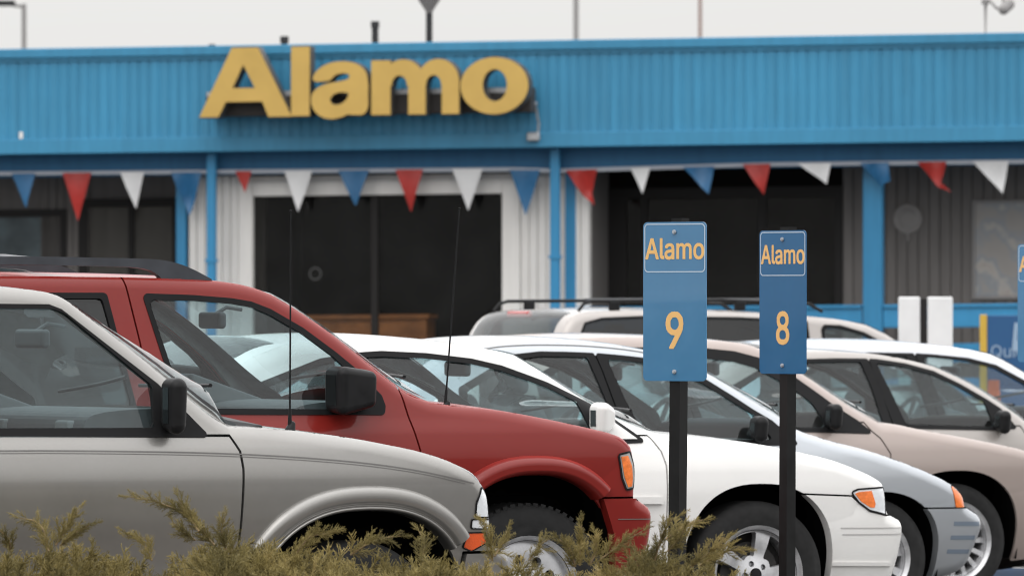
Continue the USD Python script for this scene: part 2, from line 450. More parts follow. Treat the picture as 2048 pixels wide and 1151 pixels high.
        pw = np.array([s.crowns[g][1] for g in s.G], float)
        vec = nrm * c[:, None]
        ker = np.hanning(9); ker /= ker.sum()
        for arr in (vec,):
            pad = np.pad(arr, ((4, 4), (0, 0)), 'edge')
            for i in (0, 1):
                arr[:, i] = np.convolve(pad[:, i], ker, 'valid')
        pw = np.convolve(np.pad(pw, 4, 'edge'), ker, 'valid')
        u = np.sin(np.linspace(-1, 1, 33) * np.pi / 2)
        w = s.width(P[:, 0], P[:, 1])
        fu = 1 - np.abs(u)[None] ** pw[:, None]
        X = P[:, 0, None] + fu * vec[:, 0, None]
        Z = P[:, 1, None] + fu * vec[:, 1, None]
        Y = -u[None] * w[:, None] * -1.0
        V = np.stack([X, Y, Z], -1)
        du, dv = np.gradient(V, axis=1), np.gradient(V, axis=0)
        N = np.cross(du, dv); N /= np.linalg.norm(N, axis=-1, keepdims=True) + 1e-12
        out = np.stack([nrm[:, 0], np.zeros(len(P)), nrm[:, 1]], 1)[:, None]
        N *= np.sign((N * out).sum(-1, keepdims=True) + 1e-9)
        s.L = V, N, u
        return s.L

    def strip(s, pick, off=0.0):
        """faces of the loft chosen by pick(tag, u_mid, x_mid, z_mid) -> bool array"""
        V, N, u = s.loft()
        V = V + N * off
        a, b = V.shape[:2]
        i, j = np.meshgrid(np.arange(a - 1), np.arange(b - 1), indexing='ij')
        um = np.broadcast_to(((u[:-1] + u[1:]) / 2)[None], i.shape)
        xm, zm = (s.P[:-1, 0] + s.P[1:, 0]) / 2, (s.P[:-1, 1] + s.P[1:, 1]) / 2
        g = np.broadcast_to(s.G[1:][:, None], i.shape)
        ok = pick(g, um, np.broadcast_to(xm[:, None], i.shape), np.broadcast_to(zm[:, None], i.shape))
        i, j = i[ok], j[ok]
        q = np.stack([i * b + j, i * b + j + 1, (i + 1) * b + j + 1, (i + 1) * b + j], 1)
        f = np.vstack([q[:, [0, 1, 2]], q[:, [0, 2, 3]]])
        used, inv = np.unique(f, return_inverse=True)
        return V.reshape(-1, 3)[used], inv.reshape(-1, 3), N.reshape(-1, 3)[used]

# ------------------------------------------------------------------ wheels
def wheel_parts(parent, cx, cy, cz, R, r, width, style, spokes=5, side=-1, turn=0.0, detail=True):
    """tyre and rim; the outer face looks towards side * y"""
    h = width / 2
    prof = [(r - 0.012, -h * 0.80), (r + 0.012, -h * 0.98), (r + (R - r) * 0.5, -h * 1.04), (R - 0.03, -h * 0.97), (R - 0.008, -h * 0.84), (R, -h * 0.6), (R, h * 0.6), (R - 0.008, h * 0.84), (R - 0.03, h * 0.97), (r + (R - r) * 0.5, h * 1.04), (r + 0.012, h * 0.98), (r - 0.012, h * 0.80)]
    n = 64
    def lathe(pr, smooth=50):
        t = trimesh.creation.revolve(np.array(pr), sections=n)
        v = np.array(t.vertices)
        v = np.stack([v[:, 0], v[:, 2], v[:, 1]], 1)           # axis becomes y
        t2 = trimesh.Trimesh(v, np.array(t.faces)[:, ::-1], process=True)
        return meshkit.arrays(t2, smooth)
    tr = T(cx, cy, cz) @ RY(turn)
    pieces = [lathe(prof)]
    if detail == 'tread':                                        # tread blocks along both shoulders
        k = 64
        for i in range(k):
            for sgn in (-1, 1):
                b = bx(-0.010, 0.010, sgn * h * 0.72 - 0.022, sgn * h * 0.72 + 0.022, R - 0.012, R + 0.0022)
                pieces.append(xform(b, RY(360 / k * (i + 0.25 * sgn)) @ RZ(18 * sgn)))
    tp = put(parent, 'tyre', [xform(p, tr) for p in pieces], 'tyre')
    s = side
    lip = [(r - 0.022, s * h * 0.40), (r - 0.014, s * h * 0.7), (r - 0.008, s * h * 0.86), (r + 0.006, s * h * 0.98), (r + 0.010, s * h * 1.0), (r + 0.010, s * h * 0.9), (r - 0.004, s * h * 0.7), (r - 0.004, -s * h * 0.7), (r - 0.012, -s * h * 0.7), (r - 0.022, s * h * 0.40)]
    if s > 0:
        lip = lip[::-1]
    rim = [lathe(lip, 30)]
    rr = r - 0.010
    disc = Point(0, 0).buffer(rr, 32)
    if style == 'five':
        holes = []
        for i in range(5):
            a0 = 90 + 72 * i
            w0, w1 = 19, 25
            pts = []
            for a in np.linspace(a0 + 36 - w1, a0 + 36 + w1, 9):
                pts.append((0.945 * rr * math.cos(math.radians(a)), 0.945 * rr * math.sin(math.radians(a))))
            for a in np.linspace(a0 + 36 + w0, a0 + 36 - w0, 5):
                q = 0.40 + 0.05 * math.cos(math.radians((a - a0 - 36) * 5))
                pts.append((q * rr * math.cos(math.radians(a)), q * rr * math.sin(math.radians(a))))
            hole = Polygon(pts).buffer(-0.008).buffer(0.008)
            holes.append(hole)
        face = disc.difference(unary_union(holes))
    elif style == 'many':
        holes = []
        k = spokes
        for i in range(k):
            a0 = 360 / k * i
            w = 360 / k * 0.32
            pts = [(0.955 * rr * math.cos(math.radians(a)), 0.955 * rr * math.sin(math.radians(a))) for a in np.linspace(a0 - w, a0 + w, 5)]
            pts += [(0.62 * rr * math.cos(math.radians(a)), 0.62 * rr * math.sin(math.radians(a))) for a in np.linspace(a0 + w * 0.8, a0 - w * 0.8, 5)]
            holes.append(Polygon(pts).buffer(-0.004).buffer(0.004))
        face = disc.difference(unary_union(holes))
    else:
        holes = [Point(0.62 * rr * math.cos(a), 0.62 * rr * math.sin(a)).buffer(0.022, 6) for a in np.arange(10) * 2 * np.pi / 10]
        face = disc.difference(unary_union(holes))
    lugs = [Point(0.052 * math.cos(math.radians(90 + 36 + 72 * i)), 0.052 * math.sin(math.radians(90 + 36 + 72 * i))).buffer(0.0135, 8) for i in range(5)]
    face = face.difference(unary_union(lugs)).difference(Point(0, 0).buffer(0.03))
    d0, d1 = s * h * 0.5, s * h * 0.5 - s * 0.03
    fp = []
    for g in getattr(face, 'geoms', [face]):
        P, F = fill(g, 0.012)
        rad = np.hypot(P[:, 0], P[:, 1]) / rr
        dome = s * (0.022 * (1 - rad ** 2) - 0.012 * np.exp(-((rad - 0.45) / 0.25) ** 2)) + s * 0.006
        v = np.stack([P[:, 0], d0 + dome, P[:, 1]], 1)
        fp.append(meshkit.arrays(trimesh.Trimesh(v, F, process=False), 60))
        for ring in [g.exterior, *g.interiors]:
            c = resample(np.array(ring.coords), 0.012)
            rad = np.hypot(c[:, 0], c[:, 1]) / rr
            dm = s * (0.022 * (1 - rad ** 2) - 0.012 * np.exp(-((rad - 0.45) / 0.25) ** 2)) + s * 0.006
            v1 = np.stack([c[:, 0], d0 + dm, c[:, 1]], 1); v2 = v1.copy(); v2[:, 1] -= s * 0.04
            m = len(c); i = np.arange(m - 1)
            fp.append((np.vstack([v1, v2]), np.vstack([np.stack([i, i + 1, i + 1 + m], 1), np.stack([i, i + 1 + m, i + m], 1)]), None))
    rp = put(parent, 'rim', [xform(p, tr) for p in rim + fp], 'rim')
    hub = lathe([(0, s * (h * 0.5 + 0.032)), (0.022, s * (h * 0.5 + 0.03)), (0.029, s * (h * 0.5 + 0.02)), (0.030, s * h * 0.4)][::(1 if s > 0 else -1)], 40)
    put(rp, 'hub_cap', [xform(hub, tr)], 'plastic')
    lugp = [xform(xform(tube([(0, 0, 0), (0, s * 0.03, 0)], 0.009, 6), T(l.centroid.x, s * h * 0.5 - s * 0.025, l.centroid.y)), tr) for l in lugs]
    put(rp, 'lug_nuts', lugp, 'steel')
    disc_b = lathe([(0, s * h * 0.1), (rr * 0.72, s * h * 0.1), (rr * 0.72, -s * h * 0.1), (0, -s * h * 0.1)][::(1 if s > 0 else -1)], 30)
    back = lathe([(0, -s * h * 0.45), (rr + 0.01, -s * h * 0.45), (rr + 0.01, -s * h * 0.5), (0, -s * h * 0.5)][::(1 if s > 0 else -1)], 30)
    put(parent, 'brake_disc', [xform(disc_b, tr), xform(back, tr)], 'rim_dark')

# ------------------------------------------------------------------ one parked car from its sheet of measures
HEADING = 25.0
def build_car(c):
    """c: dict of measures (metres; x forward from the front axle, z above the ground)"""
    car = thing(c['name'], c['label'], c['cat'], c['at'], c.get('rot', HEADING), c.get('group'))
    B = Body(c['tab'], c['front'], c['rear'], c['profile'], c['sill'], c.get('r', 0.06), c.get('step', 0.024), c.get('crowns'))
    paint = c['paint']
    S = B.S
    wb, W = c['wheelbase'], c['W']
    arches = [arch_shape(ax + c['arch'][0], *c['arch'][1:]) for ax in (0.0, -wb)]
    A = unary_union(arches)
    wins = [(Polygon(soften(o, c.get('win_soft', 1)).tolist()) if False else Polygon(o).buffer(-c.get('win_r', .02)).buffer(c.get('win_r', .02)), Polygon(g).buffer(-c.get('win_r', .02)).buffer(c.get('win_r', .02)), t) for o, g, t in c['windows']]
    WO = unary_union([w[0] for w in wins]).buffer(.012).buffer(-.012)
    lamps = [(n, Polygon(p).buffer(-.006).buffer(.006), m) for n, p, m in c.get('lamps', [])]
    LP = unary_union([l[1] for l in lamps]) if lamps else Polygon()
    gap = c.get('gap', 0.008)
    open_ = S.difference(A).difference(WO.buffer(-0.006)).difference(LP.buffer(0.004))
    flare = None
    if c.get('flare'):
        flare = True
    rest = open_
    panels = []
    for name, poly in c.get('panels', []):
        pg = Polygon(poly)
        panels.append((name, rest.intersection(pg.buffer(-gap / 2))))
        rest = rest.difference(pg.buffer(gap / 2))
    # lower body, flanks
    bump_poly = Polygon(c['bumper']) if c.get('bumper') else None
    if bump_poly is not None:
        bp = rest.intersection(bump_poly.buffer(-gap / 2))
        rest = rest.difference(bump_poly.buffer(gap / 2))
    pill = lambda g, u, x, z: ((g == 'roof') | (g == 'deck') | ((g == 'windshield') & (np.abs(u) > 0.965)) | ((g == 'backlight') & (np.abs(u) > 0.88)) | ((g == 'tail')))
    body = B.both(rest) + [B.strip(pill)]
    put(car, 'body', body, paint)
    hood_line = lambda g, u, x, z: (g == 'hood')
    put(car, 'hood', [B.strip(hood_line)], paint)
    zl = c.get('lamp_z', (0.6, 0.72))
    isb = (lambda x, z: z < c['bumper_top']) if c.get('bumper_top') else (lambda x, z: z < -9)
    nose_b = lambda g, u, x, z: (g == 'nose') & isb(x, z)
    nose_l = lambda g, u, x, z: (g == 'nose') & ~isb(x, z) & (z > zl[0]) & (z < zl[1]) & (np.abs(u) > 0.55)
    nose_g = lambda g, u, x, z: (g == 'nose') & ~isb(x, z) & (z > zl[0]) & (z < zl[1]) & (np.abs(u) <= 0.5)
    nose_r = lambda g, u, x, z: (g == 'nose') & ~isb(x, z) & ~((z > zl[0]) & (z < zl[1]) & ((np.abs(u) > 0.55) | (np.abs(u) <= 0.5)))
    put(car, 'nose_panel', [B.strip(nose_r)], paint)
    put(car, 'grille', [B.strip(nose_g)], 'plastic')
    put(car, 'front_lamp_lens', [B.strip(lambda *a: nose_l(*a) & (a[1] < 0))], 'lens'); put(car, 'front_lamp_lens', [B.strip(lambda *a: nose_l(*a) & (a[1] > 0))], 'lens')
    if bump_poly is not None:
        put(car, 'bumper', B.both(bp, off=c.get('bumper_out', 0.0), flange=0.06) + [B.strip(nose_b)], c.get('bumper_mat', paint))
    for name, poly in panels:
        put(car, name, B.skin(poly), paint)
        put(car, name, [mirrored(p) for p in B.skin(poly)], paint)
    if flare:
        w_ = c['flare']
        shape = PchipInterpolator(*np.array(c['flare_shape'], float).T)
        for a in arches:
            co = resample(np.array(a.exterior.coords), 0.014)[:-1]
            tg = np.roll(co, -1, 0) - np.roll(co, 1, 0); tg /= np.linalg.norm(tg, axis=1, keepdims=True)
            nn = np.stack([tg[:, 1], -tg[:, 0]], 1)
            if (nn * (co - co.mean(0))).sum() < 0:
                nn = -nn
            ok = co[:, 1] > c.get('flare_floor', 0.3)
            if bump_poly is not None and a is arches[0]:
                ok &= ~((co[:, 0] > 0.1) & ((co + nn * w_ * .3)[:, 1] < c.get('bumper_top', 0) + .012))
            first = np.nonzero(ok & ~np.roll(ok, 1))[0]
            start = int(first[0]) if len(first) else 0
            co, nn, ok = np.roll(co, -start, 0), np.roll(nn, -start, 0), np.roll(ok, -start)
            m = int(np.argmin(ok)) if not ok.all() else len(ok)
            co, nn = co[:m], nn[:m]
            ts = np.array([0, .02, .05, .08, .12, .16, .2, .22, .24, .26, .28, .31, .35, .4, .5, .6, .7, .8, .87, .92, .96, .985, 1.0])
            gridp = co[:, None] + nn[:, None] * (ts * w_)[None, :, None]
            wy = B.width(gridp[..., 0], gridp[..., 1]) + shape(ts)[None]
            V = np.stack([gridp[..., 0], -wy, gridp[..., 1]], -1)
            Vi = V[:, :1].copy(); Vi[..., 1] += .05
            Vo = V[:, -1:].copy(); Vo[..., 1] += .02
            V = np.concatenate([Vi, V, Vo], 1)
            a_, b_ = V.shape[:2]
            N = np.cross(np.gradient(V, axis=0), np.gradient(V, axis=1)); N /= np.linalg.norm(N, axis=-1, keepdims=True) + 1e-12
            N *= np.where(N[:, b_ // 2, 1] > 0, -1.0, 1.0)[:, None, None]
            i, j = np.meshgrid(np.arange(a_ - 1), np.arange(b_ - 1), indexing='ij')
            qd = np.stack([i * b_ + j, (i + 1) * b_ + j, (i + 1) * b_ + j + 1, i * b_ + j + 1], -1).reshape(-1, 4)
            piece = (V.reshape(-1, 3), np.vstack([qd[:, [0, 1, 2]], qd[:, [0, 2, 3]]]), N.reshape(-1, 3))
            put(car, 'wheel_arch_flare', piece, c.get('flare_mat', paint)); put(car, 'wheel_arch_flare', mirrored(piece), c.get('flare_mat', paint))
    # glass, seals
    for o, g, t in wins:
        ring = o.difference(g.buffer(0.0))
        for fn in (lambda p: p, mirrored):
            wp = put(car, 'window_seal', [fn(p) for p in B.skin(ring, off=0.004, flange=0.02, thick_edge=True)], c.get('seal', 'seal'))
            put(wp, 'pane', [fn(p) for p in B.skin(g.buffer(0.004), off=-0.006, flange=0)], t)
        for extra_poly in []:
            pass
    for i, (n, poly, m) in enumerate(lamps):
        r = B.skin(poly, off=0.003, flange=0.03)
        put(car, n, r, m); put(car, n, [mirrored(p) for p in r], m)
        rim_ = poly.buffer(c.get('bezel', 0.007)).difference(poly.buffer(-0.001))
        if c.get('lamp_rim', True):
            q = B.skin(rim_, off=0.0045, flange=0.02)
            put(car, 'lamp_bezel', q, 'seal'); put(car, 'lamp_bezel', [mirrored(p) for p in q], 'seal')
    put(car, 'pillar_trim', [B.strip(lambda g, u, x, z: (g == 'windshield') & (u < -0.90), off=-0.022)], 'interior'); put(car, 'pillar_trim', [B.strip(lambda g, u, x, z: (g == 'windshield') & (u > 0.90), off=-0.022)], 'interior')
    wsz = [p for g, p in zip(B.G, B.P) if g == 'windshield']
    put(car, 'windshield', [B.strip(lambda g, u, x, z: (g == 'windshield') & (np.abs(u) <= 0.962), off=0.006)], 'glass')
    for sg_ in (-1, 1):
        put(car, 'windshield_moulding', [B.strip(lambda g, u, x, z: (g == 'windshield') & (sg_ * u > 0.953) & (sg_ * u <= 0.972), off=0.009)], 'seal')
    put(car, 'rear_window', [B.strip(lambda g, u, x, z: (g == 'backlight') & (np.abs(u) <= 0.88), off=0.002)], c.get('rear_glass', 'glass'))
    # stripes and mouldings laid on the flank
    for name, pts, wd, m, off in c.get('stripes', []):
        pl = LineString(soften(pts, 2)).buffer(wd / 2, cap_style=2).intersection(S).difference(A)
        r = B.skin(pl, off=off, flange=off + 0.004, step=0.03)
        put(car, name, r, m); put(car, name, [mirrored(p) for p in r], m)
    # inside: trim behind the pillars and doors, floor, headliner
    xc, xr = c['cowl_x'], c['cabin_back']
    inner = S.buffer(-0.025).difference(WO.buffer(-0.001)).intersection(sbox(xr, 0.32, xc, 3)).difference(A.buffer(0.03))
    put(car, 'inner_trim', B.both(inner, off=-0.05, flange=0.03, step=0.05), 'interior')
    roofx = B.P[B.G == 'roof']
    put(car, 'headliner', [B.strip(lambda g, u, x, z: (g == 'roof') & (np.abs(u) < 0.99), off=-0.03)], 'headliner')
    belt = c['belt']
    iw = W - 0.10
    put(car, 'floor', [bx(-wb + 0.3, -0.35, -iw, iw, 0.26, 0.34), bx(-wb - 0.55, c['nose_x'] - 0.35, -W + 0.32, W - 0.32, 0.24, belt - 0.36), bx(-wb - 0.55, -wb + 0.1, -W + 0.32, W - 0.32, 0.3, belt - 0.2), bx(-wb + 0.40, -0.42, -W + 0.12, W - 0.12, 0.22, 0.30)], 'black')
    # dashboard
    dz = belt + c.get('dash_up', 0.03)
    xd = c.get('dash_x', xc - 0.62)
    prof = [(xc + 0.02, dz - 0.06), (xc - 0.12, dz - 0.01), ((xc + xd) / 2, dz), (xd + 0.05, dz - 0.015), (xd, dz - 0.06), (xd + 0.02, dz - 0.2), (xd + 0.12, dz - 0.45), (xc, dz - 0.45)]
    dash = extrude(Polygon(soften(prof + [prof[0]], 2)[:-1]), -iw + 0.02, iw - 0.02)
    dp = put(car, 'dashboard', dash, 'interior_dark')
    put(dp, 'binnacle', [hull_balls([(xd - 0.02, 0.20, dz - .02, .03), (xd - 0.02, 0.56, dz - .02, .03), (xd - 0.0, 0.27, dz + 0.075, .03), (xd - 0.0, 0.49, dz + 0.075, .03), (xd + 0.30, 0.24, dz - .02, .02), (xd + 0.30, 0.52, dz - .02, .02)], 2)], 'interior_dark')
    for vy in (-0.08, 0.05, -0.6):
        put(dp, 'vent', [rbox(xd - 0.012, xd + 0.03, vy - 0.055, vy + 0.055, dz - 0.13, dz - 0.045, 0.012)], 'interior')
    sw = trimesh.creation.torus(0.185, 0.016, major_sections=32, minor_sections=10)
    swm = T(xd - 0.17, 0.38, dz - 0.03) @ RY(-68)
    sp = put(car, 'steering_wheel', [xform(meshkit.arrays(sw, True), swm), xform(rbox(-.06, .06, -.09, .09, -.02, .02, .018), swm), xform(tube([(0, -.18, 0), (0, .18, 0)], .014, 6), swm), xform(tube([(0, 0, 0), (.17, 0, 0)], .014, 6), swm), tube([(xd - .17, .38, dz - .03), (xd + .1, .38, dz - .14)], .03, 8)], 'interior_dark')
    def seat(x, y, hw, name='seat'):
        zs = 0.50 + c.get('seat_up', 0)
        top = min(zs + 0.60, c['roof_z'] - 0.32)
        a = hull_balls([(x + 0.02, y - hw, zs, .06), (x + 0.02, y + hw, zs, .06), (x + .50, y - hw, zs + .04, .07), (x + .50, y + hw, zs + .04, .07)], 2)
        b = hull_balls([(x, y - hw, zs + .05, .07), (x, y + hw, zs + .05, .07), (x - .2, y - hw * .82, top, .05), (x - .2, y + hw * .82, top, .05), (x - .1, y - hw * 1.05, zs + .32, .06), (x - .1, y + hw * 1.05, zs + .32, .06)], 2)
        p = put(car, name, [a, b], 'fabric')
        for yy in ([y] if hw < .3 else [y - .36, y + .36]):
            hr = hull_balls([(x - .215, yy - .09, top + .09, .04), (x - .215, yy + .09, top + .09, .04), (x - .235, yy - .075, top + .20, .035), (x - .235, yy + .075, top + .20, .035)], 2)
            put(p, 'headrest', [hr, tube([(x - .2, yy - .05, top - .02), (x - .215, yy - .05, top + .1)], .007, 6), tube([(x - .2, yy + .05, top - .02), (x - .215, yy + .05, top + .1)], .007, 6)], 'fabric')
    sxs = c.get('seats', (-1.62, -2.45))
    seat(sxs[0], -0.37, 0.2); seat(sxs[0], 0.37, 0.2); seat(sxs[1], 0.0, 0.52, 'rear_bench')
    # inside mirror
    mx, mz = c['rvm']
    put(car, 'inside_mirror', [rbox(mx - .025, mx + .015, -.115, .115, mz - .035, mz + .035, .016), tube([(mx, .0, mz + .02), (mx + .06, 0, mz + .055), (mx + .13, 0, mz + .045)], .009, 6)], 'interior_dark')
    # door mirrors
    mr = c['mirror']                                             # x0, x1, z0, z1, lateral length, start
    x0, x1, z0, z1, ly = mr[:5]
    yb = -(B.width(np.array([mr[5]]), np.array([(z0 + z1) / 2]))[0])
    rr_ = min(0.035, (x1 - x0) / 2.3, (z1 - z0) / 3)
    yo = yb - ly
    balls = [(x0 + rr_, yo + .03, z0 + .025, rr_), (x0 + rr_, yo + .02, z1 - .03, rr_), (x1 - rr_ - .02, yo + .045, z0 + .05, rr_ * .9), (x1 - rr_ - .02, yo + .04, z1 - .045, rr_ * .9),
             (x0 + rr_, yb - .055, z0 + .035, rr_), (x0 + rr_, yb - .055, z1 - .03, rr_), (x1 - rr_, yb - .05, z0 + .045, rr_ * .9), (x1 - rr_, yb - .05, z1 - .04, rr_ * .9)]
    house = hull_balls(balls, 2)
    arm = hull_balls([(mr[5] - .03, yb + .03, z0 + .03, .022), (mr[5] + .03, yb + .03, z0 + .03, .02), ((x0 + x1) / 2 - .02, yb - .06, z0 + .05, .025), ((x0 + x1) / 2 + .02, yb - .06, z0 + .06, .025), (mr[5], yb + .02, z0 + .09, .02)], 2)
    gl = bx(x0 - 0.002, x0 + 0.004, yo + .025, yb - .06, z0 + .03, z1 - .03)
    for fn in (lambda p: p, mirrored):
        mp = put(car, 'door_mirror', [fn(house), fn(arm)], c.get('mirror_mat', 'plastic'))
        put(mp, 'mirror_glass', [fn(gl)], 'mirror_glass')
    # handles
    for hx, hz in c.get('handles', []):
        yh = -(B.width(np.array([hx]), np.array([hz]))[0])
        hnd = [rbox(hx - .09, hx + .09, yh - .03, yh - .008, hz - .016, hz + .016, .01), bx(hx - .085, hx - .06, yh - .015, yh + .01, hz - .01, hz + .01), bx(hx + .06, hx + .085, yh - .015, yh + .01, hz - .01, hz + .01)]
        put(car, 'door_handle', hnd, c.get('handle_mat', paint)); put(car, 'door_handle', [mirrored(p) for p in hnd], c.get('handle_mat', paint))
    # wheels and wheel wells
    R, r, tw, style = c['wheel'][:4]
    for ax in (0.0, -wb):
        wy = W - c.get('wheel_in', 0.025) - tw / 2
        for sgn in (-1, 1):
            wheel = numbered(car, 'wheel')
            UsdGeom.Xform.Define(stage, wheel)
            wheel_parts(wheel, ax, sgn * wy, R, R, r, tw, style, c['wheel'][4] if len(c['wheel']) > 4 else 5, sgn, c.get('turn', 7.0) + ax * 20, c.get('detail', True))
    liner = []
    for a in arches:
        ring = a.buffer(0.02)
        co = resample(np.array(ring.exterior.coords), 0.05)
        low_ = np.nonzero(co[:, 1] <= 0.2)[0]
        if len(low_):
            co = np.roll(co[:-1], -int(low_[0]), 0)
        co = co[co[:, 1] > 0.2]
        m = len(co)
        ye = B.base(co[:, 0], np.clip(co[:, 1], 0.3, 2)) - 0.012
        v1 = np.stack([co[:, 0], -ye, co[:, 1]], 1); v2 = v1.copy(); v2[:, 1] = -(W - 0.36)
        i = np.arange(m - 1)
        tri = (np.vstack([v1, v2]), np.vstack([np.stack([i, i + 1, i + 1 + m], 1), np.stack([i, i + 1 + m, i + m], 1)]), None)
        wall = extrude(ring.intersection(sbox(-9, 0.2, 9, 3)), -(W - 0.36), -(W - 0.37))
        liner += [tri, mirrored(tri)] + wall + [mirrored(p) for p in wall]
    put(car, 'wheel_well', liner, 'black')
    # wipers and cowl
    bx0 = B.P[B.G == 'windshield'][0]
    cw = B.P[B.G == 'hood'][-1]
    wlin = []
    Vv, Nn, uu = B.loft()
    idx = np.nonzero(B.G == 'windshield')[0]
    for u0, u1 in ((0.78, 0.05), (-0.02, -0.75)):
        ends = []
        for u_, ii in ((u0, idx[1]), (u1, idx[min(len(idx) - 1, 2)])):
            j = int(np.argmin(np.abs(uu - u_)))
            ends.append(Vv[ii, j] + Nn[ii, j] * 0.03)
        tt = np.linspace(0, 1, 7)[:, None]
        pts = ends[0] * (1 - tt) + ends[1] * tt
        pts[:, 0] += 0.03 * np.sin(tt[:, 0] * math.pi)
        wlin.append(tube(pts, 0.008, 6))
    put(car, 'wiper', [wlin[0]], 'plastic'); put(car, 'wiper', [wlin[1]], 'plastic')
    return car, B

def antenna(car, x, y, z, tilt, length):
    d = math.radians(tilt)
    base = [hull_balls([(x, y, z - .01, .02), (x + .01, y, z + .015, .012)], 2), tube([(x, y, z), (x + math.sin(d) * .07, y, z + .07)], [.009, .006], 8)]
    p = put(car, 'antenna', base, 'plastic')
    tip = (x + math.sin(d) * length, y, z + math.cos(d) * length)
    put(p, 'mast', [tube([(x, y, z), tip], [.0043, .0032], 6), hull_balls([(*tip, .005)], 1)], 'seal')
# ------------------------------------------------------------------ ground
def ground_z(x, y):
    t = np.clip((np.asarray(y, float) - 40) / 10, 0, 1)
    return -0.09 * t * t * (3 - 2 * t) + 0 * np.asarray(x, float)

MAT['asphalt'] = principled('asphalt', (0.055, 0.054, 0.053), 0.85, noise=(0.6, 0.35), bump=(90, 0.5, 0.01))
MAT['soil'] = principled('bark_mulch', (0.07, 0.045, 0.03), 0.95, noise=(14, 0.5), bump=(40, 0.9, 0.03))
MAT['concrete'] = principled('kerb_concrete', (0.33, 0.32, 0.30), 0.85, noise=(6, 0.25), bump=(120, 0.3, 0.004))
MAT['line_paint'] = principled('worn_line_paint', (0.62, 0.62, 0.60), 0.7, noise=(5, 0.25))
MAT['blue_paint'] = principled('blue_kerb_paint', (0.010, 0.03, 0.07), 0.55, noise=(8, 0.3))
gx, gy = np.meshgrid(np.concatenate([np.linspace(-900, -60, 8), np.linspace(-45, 45, 31), np.linspace(60, 900, 8)]), np.concatenate([np.linspace(-200, 10, 8), np.linspace(15, 70, 56), np.linspace(80, 1500, 14)]))
gv = np.stack([gx, gy, ground_z(gx, gy)], -1).reshape(-1, 3)
ny_, nx_ = gx.shape
i, j = np.meshgrid(np.arange(ny_ - 1), np.arange(nx_ - 1), indexing='ij')
q = np.stack([i * nx_ + j, i * nx_ + j + 1, (i + 1) * nx_ + j + 1, (i + 1) * nx_ + j], -1).reshape(-1, 4)
gf = np.vstack([q[:, [0, 1, 2]], q[:, [0, 2, 3]]])
single('ground', [(gv, gf, np.tile([0, 0, 1.0], (len(gv), 1)))], 'asphalt', kind='structure')
# planting bed with its kerb
bed = Polygon([(-4.2, 26.9), (-0.4, 27.0), (0.55, 28.2), (0.95, 31.6), (0.55, 32.1), (0.25, 29.6), (-1.2, 28.75), (-4.2, 28.3)]).buffer(0.12)
t = trimesh.creation.extrude_polygon(bed.buffer(-0.12), 0.16, engine='earcut'); t.apply_translation((0, 0, -0.04))
single('planting_bed', [(t.vertices, t.faces, None)], 'soil', kind='structure')
t = trimesh.creation.extrude_polygon(bed.difference(bed.buffer(-0.12)), 0.19, engine='earcut'); t.apply_translation((0, 0, -0.05))
single('kerb', [(t.vertices, t.faces, None)], 'concrete', kind='structure')

# ------------------------------------------------------------------ the office building
# building frame: a along the front (to the right), d inwards, z up; the site rises slightly to the right
PHI = math.radians(12.5)
RISE = 0.0088
def in_building(piece):
    v, f, n = piece
    v = np.asarray(v, float)
    a, d, z = v[:, 0], v[:, 1], v[:, 2]
    w = np.stack([a * math.cos(PHI) + d * math.sin(PHI), 75 - a * math.sin(PHI) + d * math.cos(PHI), z + RISE * a], 1)
    if n is not None:
        n = np.asarray(n)
        n = np.stack([n[:, 0] * math.cos(PHI) + n[:, 1] * math.sin(PHI), -n[:, 0] * math.sin(PHI) + n[:, 1] * math.cos(PHI), n[:, 2]], 1)
    return w, f, n
def at_building(a, d, z):
    return (a * math.cos(PHI) + d * math.sin(PHI), 75 - a * math.sin(PHI) + d * math.cos(PHI), z + RISE * a)
def bput(parent, name, pieces, mat, label=None):
    pieces = pieces if isinstance(pieces, list) else [pieces]
    return put(parent, name, [in_building(p) for p in pieces], mat, label)
def bsingle(name, pieces, mat, **k):
    pieces = pieces if isinstance(pieces, list) else [pieces]
    return single(name, [in_building(p) for p in pieces], mat, **k)

def wood_paint(name, col, streak=0.12, rough=0.5):
    return M(name, {'tc': ('texture_coordinate', {}), 'mp': ('mapping', {'scale': (9.0, 9.0, 0.7)}), 'n': ('noise_texture', {'scale': 1.6, 'detail': 6.0, 'roughness': 0.65}),
        'n2': ('noise_texture', {'scale': 0.55, 'detail': 5.0, 'roughness': 0.6}), 'oi': ('object_info', {}), 'r': ('map_range', {'from_min': 0.3, 'from_max': 0.7, 'to_min': 1 - streak, 'to_max': 1 + streak, 'clamp': True}),
        'r2': ('map_range', {'from_min': 0.0, 'from_max': 1.0, 'to_min': 0.95, 'to_max': 1.05}), 'm': ('math', {'math_type': 'multiply'}), 'm2': ('math', {'math_type': 'multiply'}),
        'r3': ('map_range', {'from_min': 0.3, 'from_max': 0.7, 'to_min': 0.90, 'to_max': 1.09, 'clamp': True}),
        's': ('vector_math', {'math_type': 'scale', 'vector1': col}), 'p': ('principled_bsdf', {'roughness': rough}),
        'bn': ('noise_texture', {'scale': 30.0, 'detail': 4.0}), 'b': ('bump', {'strength': 0.25, 'distance': 0.004})},
        [('tc.object', 'mp.vector'), ('mp.vector', 'n.vector'), ('tc.object', 'n2.vector'), ('n.fac', 'r.value'), ('oi.random', 'r2.value'), ('n2.fac', 'r3.value'), ('r.result', 'm.value1'), ('r2.result', 'm.value2'), ('m.value', 'm2.value1'), ('r3.result', 'm2.value2'),
         ('m2.value', 's.scale'), ('s.vector', 'p.base_color'), ('mp.vector', 'bn.vector'), ('bn.fac', 'b.height'), ('b.normal', 'p.normal')])
